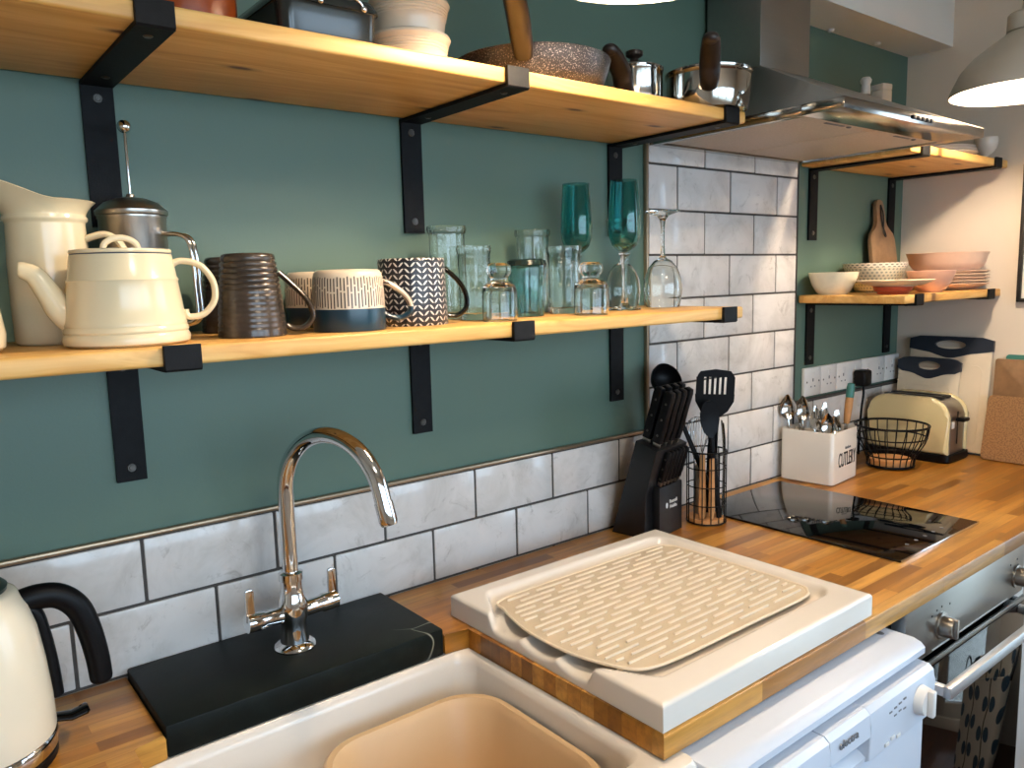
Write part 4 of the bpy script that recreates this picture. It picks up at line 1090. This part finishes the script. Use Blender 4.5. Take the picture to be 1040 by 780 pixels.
# black ladle and serving spoon leaning towards the knife block
ldl = thing('ladle', 'black ladle leaning out of the wire caddy behind the knife handles', 'ladle', (CX+.032, CY-.017, FL+.002)); ldl.rotation_euler = (math.radians(-12), math.radians(-20), 0)
bm = nb(); tube(bm, [(0, 0, .001), (0, 0, .12), (0, 0, .26), (0, .0, .318)], [.0055, .006, .005, .005], 12, flat=(1.2, .7)); obj('handle', bm, M_BLACKPL, ldl)
bm = nb(); lathe(bm, shell([(0, 0), (.018, .003), (.030, .012), (.037, .026), (.038, .036)], .002), 32, M=T(-.004, .016, .338) @ RX(math.radians(70))); obj('ladle_bowl', bm, M_BLACKPL, ldl)
bsp = thing('serving_spoon', 'black plastic serving spoon at the front left of the wire caddy', 'spoon', (CX+.008, CY-.030, FL)); bsp.rotation_euler = (0, math.radians(-6), math.radians(-25))
bm = nb(); tube(bm, [(0, 0, .001), (0, 0, .10), (0, 0, .19)], [.0055, .006, .0045], 12, flat=(1.2, .7)); obj('handle', bm, M_BLACKPL, bsp)
bm = nb(); loft(bm, [[(x*w_, y_+.001, z_) for x, y_ in ((-1, 0), (-.5, .006*q), (.5, .006*q), (1, 0), (.5, .006*q-.003), (-.5, .006*q-.003))] for w_, z_, q in ((.005, .188, 0), (.018, .205, .6), (.024, .228, 1), (.023, .250, .9), (.014, .268, .5), (.006, .274, .2))]); obj('spoon_head', bm, M_BLACKPL, bsp)
# whisk
wk = thing('balloon_whisk', 'steel balloon whisk in the wire caddy, loops up', 'whisk', (CX-.002, CY+.0245, FL)); wk.rotation_euler = (0, 0, 0)
bm = nb(); tube(bm, [(0, 0, .001), (0, 0, .06), (0, 0, .115)], [.006, .0075, .006], 14); obj('handle', bm, M_SATIN, wk)
bm = nb()
for k in range(6):
    a = PI*k/6; c, s = math.cos(a), math.sin(a)
    tube(bm, smoothpath([(c*r, s*r, z) for r, z in [(.004, .115), (.012, .145), (.023, .18), (.025, .20), (.018, .222), (0, .230), (-.018, .222), (-.025, .20), (-.023, .18), (-.012, .145), (-.004, .115)]], 4), .0007, 6)
obj('wire_loops', bm, M_CHROME, wk)
# steel tongs, wooden tools
tg = thing('kitchen_tongs', 'steel tongs with black grips in the wire caddy', 'tongs', (CX+.022, CY-.024, FL)); tg.rotation_euler = (0, math.radians(-1), math.radians(-35))
for s in (-1, 1):
    bm = nb(); tube(bm, smoothpath([(s*.003, 0, .001), (s*.006, 0, .06), (s*.008, 0, .16), (s*.004, 0, .225)], 5), .0045, 8, flat=(.35, 1.3)); arm = obj('arm', bm, M_POLISH, tg)
    bm = nb(); tube(bm, smoothpath([(s*.0092, 0, .15), (s*.0098, 0, .18), (s*.0068, 0, .218)], 5), .006, 8, flat=(.4, 1.2)); obj('grip', bm, M_BLACKPL, arm)
def wood_tool(name, x, y, rx, ry, L, label, r=.006, head=.017):
    t = thing(name, label, 'wooden utensil', (CX+x, CY+y, FL+.002), 0, 'wooden tools in the caddy'); t.rotation_euler = (math.radians(rx), math.radians(ry), 0)
    bm = nb(); tube(bm, [(0, 0, .0), (0, 0, .02), (0, 0, .05), (0, 0, .075), (0, 0, L)], [head*.6, head, head*.9, r*1.2, r], 14, flat=(1, .55)); obj('shaft', bm, M_BEECH, t)
wood_tool('wooden_spoon', -.029, -.011, 0, 0, .150, 'wooden spoon head down at the left inside the wire caddy', .0085, .0125)
wood_tool('wooden_fork', -.0175, -.0285, 0, 0, .140, 'wooden tool head down at the front of the wire caddy', .0075, .0105)

# ------------------------------------------------------------------ cutlery holder
HA = math.radians(5.6); HL = Vector((1.651, -.168, WT+.0004)); HW, HD, HH = .160, .149, .142
ch = thing('cutlery_holder', 'white cutlery holder lettered CUTLERY behind the black hob', 'cutlery holder', HL, HA)
bm = nb()
o_ = lambda z, d=0: [(x, y, z) for x, y in rrect(d, HW-d, d, HD-d, .014-d*.5, 6)]
loft(bm, [o_(0, .003), o_(.003), o_(HH-.002), o_(HH, .001), o_(HH, .004), o_(HH-.003, .005), o_(.01, .006)])
hb_ = obj('holder_body', bm, M_CERAMIC, ch)
bm = nb(); box(bm, HW*.5-.0018, HW*.5+.0018, .0055, HD-.0055, .011, HH-.008, .001); box(bm, .0055, HW*.5-.0025, HD*.52-.0015, HD*.52+.0015, .011, HH-.009, .001); obj('divider', bm, M_CERAMIC, ch)
letters('lettering', 'CUTLERY', .056, M_INK, hb_, T(.088, -.0004, .062) @ FRONT @ Matrix.Scale(.46, 4, (1, 0, 0)), spacing=1.0)
letters('lettering', 'kitchen', .012, M_GREYINK, hb_, T(.092, -.0004, .094) @ FRONT)
def onholder(x, y, z=.0125): return HL+Matrix.Rotation(HA, 3, 'Z') @ Vector((x, y, z))
def cutlery(kind, x, y, rx, ry, rz, L, label, sc=1.0):
    t = thing(kind, label, kind.split('_')[-1], onholder(x, y), 0, 'steel cutlery in the white holder'); t.rotation_euler = (math.radians(rx), math.radians(ry), math.radians(rz))
    bm = nb(); q = [(0, 0, 0), (0, 0, L*.3), (0, .001, L*.6), (0, .003, L*.70)]
    tube(bm, q, [.0075, .006, .0035, .003], 10, flat=(1, .3)); 
    z0 = L*.69
    if 'spoon' in kind:
        W = .021*sc; N = 12; A, B = [], []
        rows = []
        for i in range(N+1):
            tt = i/N; w = W*math.sin(PI*min(.985, max(.03, tt**.8)))**.75; zz = z0+tt*(L-z0)
            dp = .009*sc*math.sin(PI*tt)
            rows.append([(w*u_, .003+dp*(1-u_*u_)+th_, zz) for th_, us in ((0, (-1, -.6, 0, .6, 1)), (.0012, (.97, .6, 0, -.6, -.97))) for u_ in us])
        loft(bm, rows)
    elif 'fork' in kind:
        prism(bm, [(-.003, z0), (.003, z0), (.011, z0+.018), (.012, z0+.032), (-.012, z0+.032), (-.011, z0+.018)], .002, .0036, M=XZ())
        for k in range(4): box(bm, -.012+.0069*k, -.009+.0069*k, .002, .0036, z0+.030, L)
    else:
        prism(bm, [(-.004, z0), (.004, z0), (.010, z0+.02), (.0105, L-.02), (.004, L), (-.006, L-.004), (-.008, z0+.02)], .0022, .0036, M=XZ(), bev=.0004)
    obj('blank', bm, M_POLISH, t)
cutlery('serving_spoon', .022, .128, 0, -3, -50, .222, 'large steel serving spoon, leftmost and tallest in the white holder', 1.1)
cutlery('serving_spoon', .050, .106, 0, -1, -50, .216, 'large steel serving spoon just right of the tallest one', 1.0)
cutlery('spoon', .022, .020, 3, -2, -55, .182, 'steel spoon low at the front left of the white holder', .85)
cutlery('spoon', .058, .026, 0, 1, -45, .168, 'steel teaspoon facing out at the middle of the white holder', .85)
cutlery('fork', .022, .056, 0, -2, -45, .190, 'steel fork at the left of the front compartment of the white holder')
cutlery('fork', .048, .052, 0, 1, -45, .180, 'steel fork at the middle of the front compartment of the white holder')
cutlery('fork', .064, .128, 0, 2, -50, .196, 'steel fork by the divider near the middle of the white holder')
cutlery('table_knife', .098, .050, 0, 5, -40, .178, 'steel table knife leaning right in the white holder')
cutlery('table_knife', .096, .100, 0, 9, -45, .196, 'steel table knife at the back of the right compartment of the white holder')
cutlery('table_knife', .112, .128, 0, 8, -45, .182, 'steel table knife at the back right of the white holder')
br = thing('pastry_brush', 'wooden utensil handle with a teal end, upright at the right of the holder', 'utensil', onholder(.132, .034)); br.rotation_euler = (math.radians(2), math.radians(6), 0)
bm = nb(); tube(bm, [(0, 0, 0), (0, 0, .135)], .006, 10, flat=(1.3, .5)); obj('shank', bm, M_POLISH, br)
bm = nb(); tube(bm, [(0, 0, .1355), (0, 0, .145), (0, 0, .18), (0, 0, .208)], [.007, .009, .0105, .0105], 16); obj('handle', bm, M_BEECH, br)
bm = nb(); tube(bm, [(0, 0, .2085), (0, 0, .235), (0, 0, .246), (0, 0, .249)], [.0107, .0112, .0095, .005], 16); obj('handle_end', bm, M_TEALPAINT, br)

# ------------------------------------------------------------------ fruit basket
BX, BY = 1.984, -.160
fb = thing('fruit_basket', 'round black wire fruit basket in front of the cream toaster', 'basket', (BX, BY, WT+.0004))
bm = nb()
def ring(r, z, w): tube(bm, [(r*math.cos(2*PI*k/56), r*math.sin(2*PI*k/56), z) for k in range(56)], w, 8, closed=True)
ring(.098, .122, .0034); ring(.093, .088, .0022); ring(.062, .006, .0034); ring(.0655, .034, .0022)
for k in range(22):
    a = 2*PI*k/22; c, s = math.cos(a), math.sin(a)
    tube(bm, smoothpath([(c*r, s*r, z) for r, z in [(.098, .122), (.0955, .100), (.088, .072), (.073, .046), (.0645, .025), (.062, .006)]], 3), .0016, 6)
obj('wire_bowl', bm, M_BLACKPL, fb)
bm = nb(); lathe(bm, [(0, .004), (.0575, .004), (.0575, .022), (.055, .024), (0, .024)], 48); obj('wooden_base', bm, M_BEECH, fb)

# ------------------------------------------------------------------ toaster
to = thing('toaster', 'cream and steel two-slot toaster on the worktop below the sockets', 'toaster', (2.182, -.140, WT+.0004))
def tprof(d, zb):
    y0, y1, z1, r = -.122+d, .118-d, .190-d, .055
    P_ = [(y0, zb), (y1, zb), (y1, z1-r)]
    P_ += [(y1-r+r*math.cos(a), z1-r+r*math.sin(a)) for a in [PI/2*k/8 for k in range(1, 9)]]
    P_ += [(y0+r*1.15*(1-math.sin(a)), z1-r+r*math.cos(a)) for a in [PI/2*k/8 for k in range(0, 9)]]
    return P_
bm = nb(); prism(bm, tprof(.003, .024), -.049, .049, M=YZ(), bev=.003); tb = obj('steel_body', bm, M_STEEL, to)
for s in (-1, 1):
    bm = nb(); pr2 = tprof(0, .024); prism(bm, pr2, .0495 if s > 0 else -.072, .072 if s > 0 else -.0495, M=YZ(), bev=.011, seg=4); obj('side_panel', bm, M_TOASTER, to)
bm = nb(); loft(bm, [rl(-.073, .073, -.126, .122, .02, 0), rl(-.076, .076, -.129, .125, .02, .006), rl(-.075, .075, -.128, .124, .02, .0235)]); obj('base', bm, M_BLACKPL, to)
for s in (-1, 1):
    bm = nb(); box(bm, s*.022-.012, s*.022+.012, -.085, .085, .182, .1885, .001); obj('bread_slot', bm, M_INK, tb)
bm = nb(); box(bm, -.003, .003, -.1205, -.1185, .05, .148, .001); obj('lever_slot', bm, M_INK, tb)
bm = nb(); box(bm, -.019, .019, -.146, -.1205, .120, .131, .004, 3); obj('lever', bm, M_BLACKPL, to)
bm = nb(); box(bm, -.042, -.026, -.1225, -.119, .100, .120, .001); obj('browning_label', bm, M_WHITEPL, tb)

# plug and cord
pg = thing('power_plug', 'black plug with its cord in the white wall socket', 'plug', (2.058, -.0119, 1.140))
bm = nb(); box(bm, -.024, .024, -.038, 0, -.024, .026, .008, 3); obj('plug_body', bm, M_BLACKPL, pg)
bm = nb(); tube(bm, smoothpath([(0, -.022, -.022), (-.002, -.024, -.05), (-.008, -.022, -.10), (-.010, -.020, -.17), (-.006, -.016, -.215), (.002, -.012, -.2355), (.012, -.006, -.2355)], 6), .0036, 10); obj('cord', bm, M_BLACKPL, pg)

# ------------------------------------------------------------------ boards leaning on the right wall
def chopping(yc, w, h, xb, ang, label, grp):
    t = thing('chopping_board', label, 'chopping board', (xb, yc, WT+.0006), 0, grp); t.rotation_euler = (0, math.radians(ang), 0)
    hz = h-.052
    bm = nb(); prism(bm, rrect(-w/2, w/2, .006, hz+.02, .012, 4), -.0035, .0035, M=YZ(), bev=.001)
    tube(bm, [(-.0036, y, z) for y, z in rrect(-w/2+.022, w/2-.022, .03, hz-.035, .02, 5)], .0012, 6, closed=True)
    obj('board', bm, M_BOARDPL, t)
    # dark grip with an oval opening: outer outline joined to the oval
    N = 48; outer = []; inner = []
    ow, oh, zc_ = w*.19, .0135, hz+.027
    for k in range(N):
        a = 2*PI*k/N; c, s = math.cos(a), math.sin(a)
        inner.append((ow*c, zc_+oh*s))
        # ray to a rounded slab whose lower edge dips in the middle
        q = .0
        L = 0
        while True:
            L += .0006; y = L*c; z = zc_+L*s
            ztop = h-.004*max(0, abs(y)/(w/2)-.75)*8
            zlow = hz+.006-.020*math.exp(-(y/(w*.22))**2)
            if abs(y) > w/2+.003 or z > ztop or z < zlow: break
        outer.append((L*c, zc_+L*s))
    bm = nb(); X = .0055; V = {}
    for nm, ring_ in (('o', outer), ('i', inner)):
        for sx in (-1, 1): V[nm, sx] = [bm.verts.new((sx*X, y, z)) for y, z in ring_]
    for k in range(N):
        k2 = (k+1) % N
        for sx in (-1, 1): bm.faces.new((V['o', sx][k], V['o', sx][k2], V['i', sx][k2], V['i', sx][k]))
        for nm in 'oi': bm.faces.new((V[nm, 1][k], V[nm, 1][k2], V[nm, -1][k2], V[nm, -1][k]))
    obj('grip', bm, M_NAVY, t)
    bm = nb(); box(bm, -.005, .005, -w/2, w/2, 0, .0058, .001); obj('foot', bm, M_NAVY, t)
chopping(-.172, .240, .357, 2.289, 6.2, 'large white plastic chopping board with navy grip on the right wall', 'plastic chopping boards')
chopping(-.120, .186, .290, 2.272, 6.2, 'smaller white plastic chopping board with navy grip, behind the toaster', 'plastic chopping boards')
wb = thing('wooden_board', 'upright wooden board leaning on the right wall behind the cork board', 'board', (2.2985, -.450, WT+.0006)); wb.rotation_euler = (0, math.radians(5.2), 0)
bm = nb(); prism(bm, rrect(-.148, .148, 0, .296, .008, 4), -.006, .006, M=YZ(), bev=.002); obj('board', bm, M_ACACIA, wb)
cb = thing('cork_board', 'speckled cork board propped at the right end of the worktop', 'board', (2.250, -.450, WT+.002)); cb.rotation_euler = (0, math.radians(13), 0)
bm = nb(); prism(bm, rrect(-.150, .150, 0, .192, .012, 5), -.0045, .0045, M=YZ(), bev=.002); obj('board', bm, M_CORK, cb)
gb = thing('teal_mat', 'teal board edge showing above the upright wooden board', 'board', (2.3100, -.470, WT+.0006)); gb.rotation_euler = (0, math.radians(4.6), 0)
bm = nb(); prism(bm, rrect(-.145, .145, 0, .309, .010, 4), -.0015, .0015, M=YZ(), bev=.0005); obj('board', bm, M_TEALPAINT, gb)

# ------------------------------------------------------------------ picture, unseen hamper added for the oven door reflection
pf_ = thing('picture_frame', 'dark framed picture on the right wall at the photo edge', 'picture', (2.3395, -.476, 1.56))
bm = nb()
for a, b, c, d in ((-.130, -.120, -.196, .196), (.120, .130, -.196, .196), (-.120, .120, -.196, -.186), (-.120, .120, .186, .196)): box(bm, -.018, 0, a, b, c, d, .001)
obj('frame', bm, M_INK, pf_)
bm = nb(); box(bm, -.008, -.003, -.1195, .1195, -.1855, .1855); obj('mount', bm, M_WHITEP, pf_)
hm = thing('reflection_hamper', 'unseen hamper added by the glazed door, its botanical print mirrored in the oven', 'hamper', (2.19, -.86, 0))
bm = nb(); loft(bm, [rl(-.115, .115, -.17, .17, .04, .001), rl(-.12, .12, -.175, .175, .04, .02), rl(-.125, .125, -.18, .18, .04, .36), rl(-.128, .128, -.183, .183, .042, .372), rl(-.122, .122, -.177, .177, .04, .372), rl(-.115, .115, -.17, .17, .04, .03)]); obj('bag', bm, curtain_mat(), hm)
for s in (-1, 1):
    bm = nb(); tube(bm, smoothpath([(-.05, s*.186, .33), (-.045, s*.20, .39), (0, s*.205, .42), (.045, s*.20, .39), (.05, s*.186, .33)], 5), .006, 8); obj('handle', bm, M_INK, hm)

# ------------------------------------------------------------------ pendant lamps
LZ = 1.859
def lamp(x, y, label):
    t = thing('pendant_lamp', label, 'pendant lamp', (x, y, LZ), 0, 'mushroom grey pendant lamps')
    o = [(.1536, 0), (.1530, .006), (.147, .022), (.133, .052), (.108, .082), (.075, .107), (.050, .124), (.040, .132)]
    i = [(r-.0016, z-.0006) for r, z in o]; i[0] = (.1520, 0)
    bm = nb(); lathe(bm, o+i[::-1], 72, closed=True); obj('shade', bm, M_LAMP, t)
    bm = nb(); lathe(bm, [(r-.0022, z-.0008 if k else .0006) for k, (r, z) in enumerate(o)]+[(0, .131)], 72); obj('shade_lining', bm, M_LINING, t)
    bm = nb(); lathe(bm, [(.0395, .1325), (.0430, .134), (.0425, .168), (.038, .173), (.016, .178), (.014, .20), (.004, .205), (0, .205)], 40); obj('cap', bm, M_LAMP, t)
    bm = nb(); tube(bm, [(0, 0, .2055), (0, 0, ZC-LZ-.026)], .003, 8); obj('flex', bm, M_INK, t)
    bm = nb(); lathe(bm, [(0, ZC-LZ-.0255), (.045, ZC-LZ-.0255), (.048, ZC-LZ-.02), (.048, ZC-LZ-.0005), (0, ZC-LZ-.0005)], 32); obj('ceiling_rose', bm, M_LAMP, t)
    bm = nb(); lathe(bm, [(.014, .130), (.0145, .095), (.012, .090), (0, .090)], 20); obj('bulb_holder', bm, M_WHITEPL, t)
    g = G('lit_bulb'); g.set(color=H('#fff3e0'), emit=(1.0, .78, .56, 1), es=BULB)
    bm = nb(); lathe(bm, [(0, .0295), (.012, .0315), (.022, .038), (.027, .050), (.0255, .063), (.018, .078), (.0125, .0895), (0, .0895)], 28); obj('bulb', bm, g.m, t)
    return t
BULB = 470.0
CEIL = 18.0
lamp(1.812, -.515, 'mushroom grey pendant lamp with a bright white inside, by the right wall')
lamp(.535, -.525, 'mushroom grey pendant lamp over the draining board, only its rim in view')

# unseen flush lamp, added as warm fill for upper wall and shelf edges
fl_ = thing('added_fill_lamp', 'unseen round flush light added to fill the room with warm light', 'fill lamp', (.25, -1.75, ZC))
bm = nb(); lathe(bm, [(0, -.0005), (.20, -.0005), (.205, -.004), (.205, -.03), (.19, -.035), (0, -.035)], 56); obj('base', bm, M_WHITEP, fl_)
g = G('lit_diffuser'); g.set(color=H('#fff3e0'), emit=(1.0, .86, .68, 1), es=CEIL)
bm = nb(); lathe(bm, [(.188, -.0355), (.185, -.06), (.15, -.085), (.08, -.10), (0, -.104)], 56); obj('diffuser', bm, g.m, fl_)

# ------------------------------------------------------------------ daylight, camera, colour management
w = bpy.data.worlds.new('World'); SC.world = w; w.use_nodes = True
bg = w.node_tree.nodes['Background']; bg.inputs[0].default_value = (.60, .80, 1.0, 1); bg.inputs[1].default_value = 4.4
pl = bpy.data.lights.new('door_portal', 'AREA'); pl.shape = 'RECTANGLE'; pl.size = DZ; pl.size_y = DY1-DY0; pl.cycles.is_portal = True
po = bpy.data.objects.new('door_portal', pl); COL.objects.link(po); po.location = (XR+.10, (DY0+DY1)/2, DZ/2); po.rotation_euler = (0, PI/2, 0)

pl = bpy.data.lights.new('window_portal', 'AREA'); pl.shape = 'RECTANGLE'; pl.size = WX1-WX0; pl.size_y = WZ1-WZ0; pl.cycles.is_portal = True
po = bpy.data.objects.new('window_portal', pl); COL.objects.link(po); po.location = ((WX0+WX1)/2, YF-.09, (WZ0+WZ1)/2); po.rotation_euler = (PI/2, 0, 0)
cam = bpy.data.cameras.new('camera'); co = bpy.data.objects.new('camera', cam); COL.objects.link(co); SC.camera = co
f, cx, cy, cz, yaw, pitch, roll = 798.13, -.26463, -1.23105, 1.46829, .67059, .13253, .02633
cam.sensor_fit = 'HORIZONTAL'; cam.sensor_width = 36.0; cam.lens = f/1040*36; cam.clip_start = .02
fw = Vector((math.sin(yaw)*math.cos(pitch), math.cos(yaw)*math.cos(pitch), -math.sin(pitch)))
r_ = fw.cross(Vector((0, 0, 1))).normalized(); d_ = fw.cross(r_)
c, s = math.cos(roll), math.sin(roll)
right = r_*c+d_*s; down = -r_*s+d_*c
co.matrix_world = Matrix(((right.x, -down.x, -fw.x, cx), (right.y, -down.y, -fw.y, cy), (right.z, -down.z, -fw.z, cz), (0, 0, 0, 1)))
v = SC.view_settings; SC.display_settings.display_device = 'sRGB'
v.view_transform = 'Standard'; v.look = 'None'; v.gamma = 1.0; v.use_curve_mapping = False; v.exposure = 0.75
cy_ = SC.cycles
cy_.use_denoising = True; cy_.max_bounces = 14; cy_.diffuse_bounces = 5; cy_.glossy_bounces = 6; cy_.transmission_bounces = 14; cy_.transparent_max_bounces = 12
cy_.sample_clamp_indirect = 8.0; cy_.blur_glossy = .5
cy_.caustics_reflective = False; cy_.caustics_refractive = True
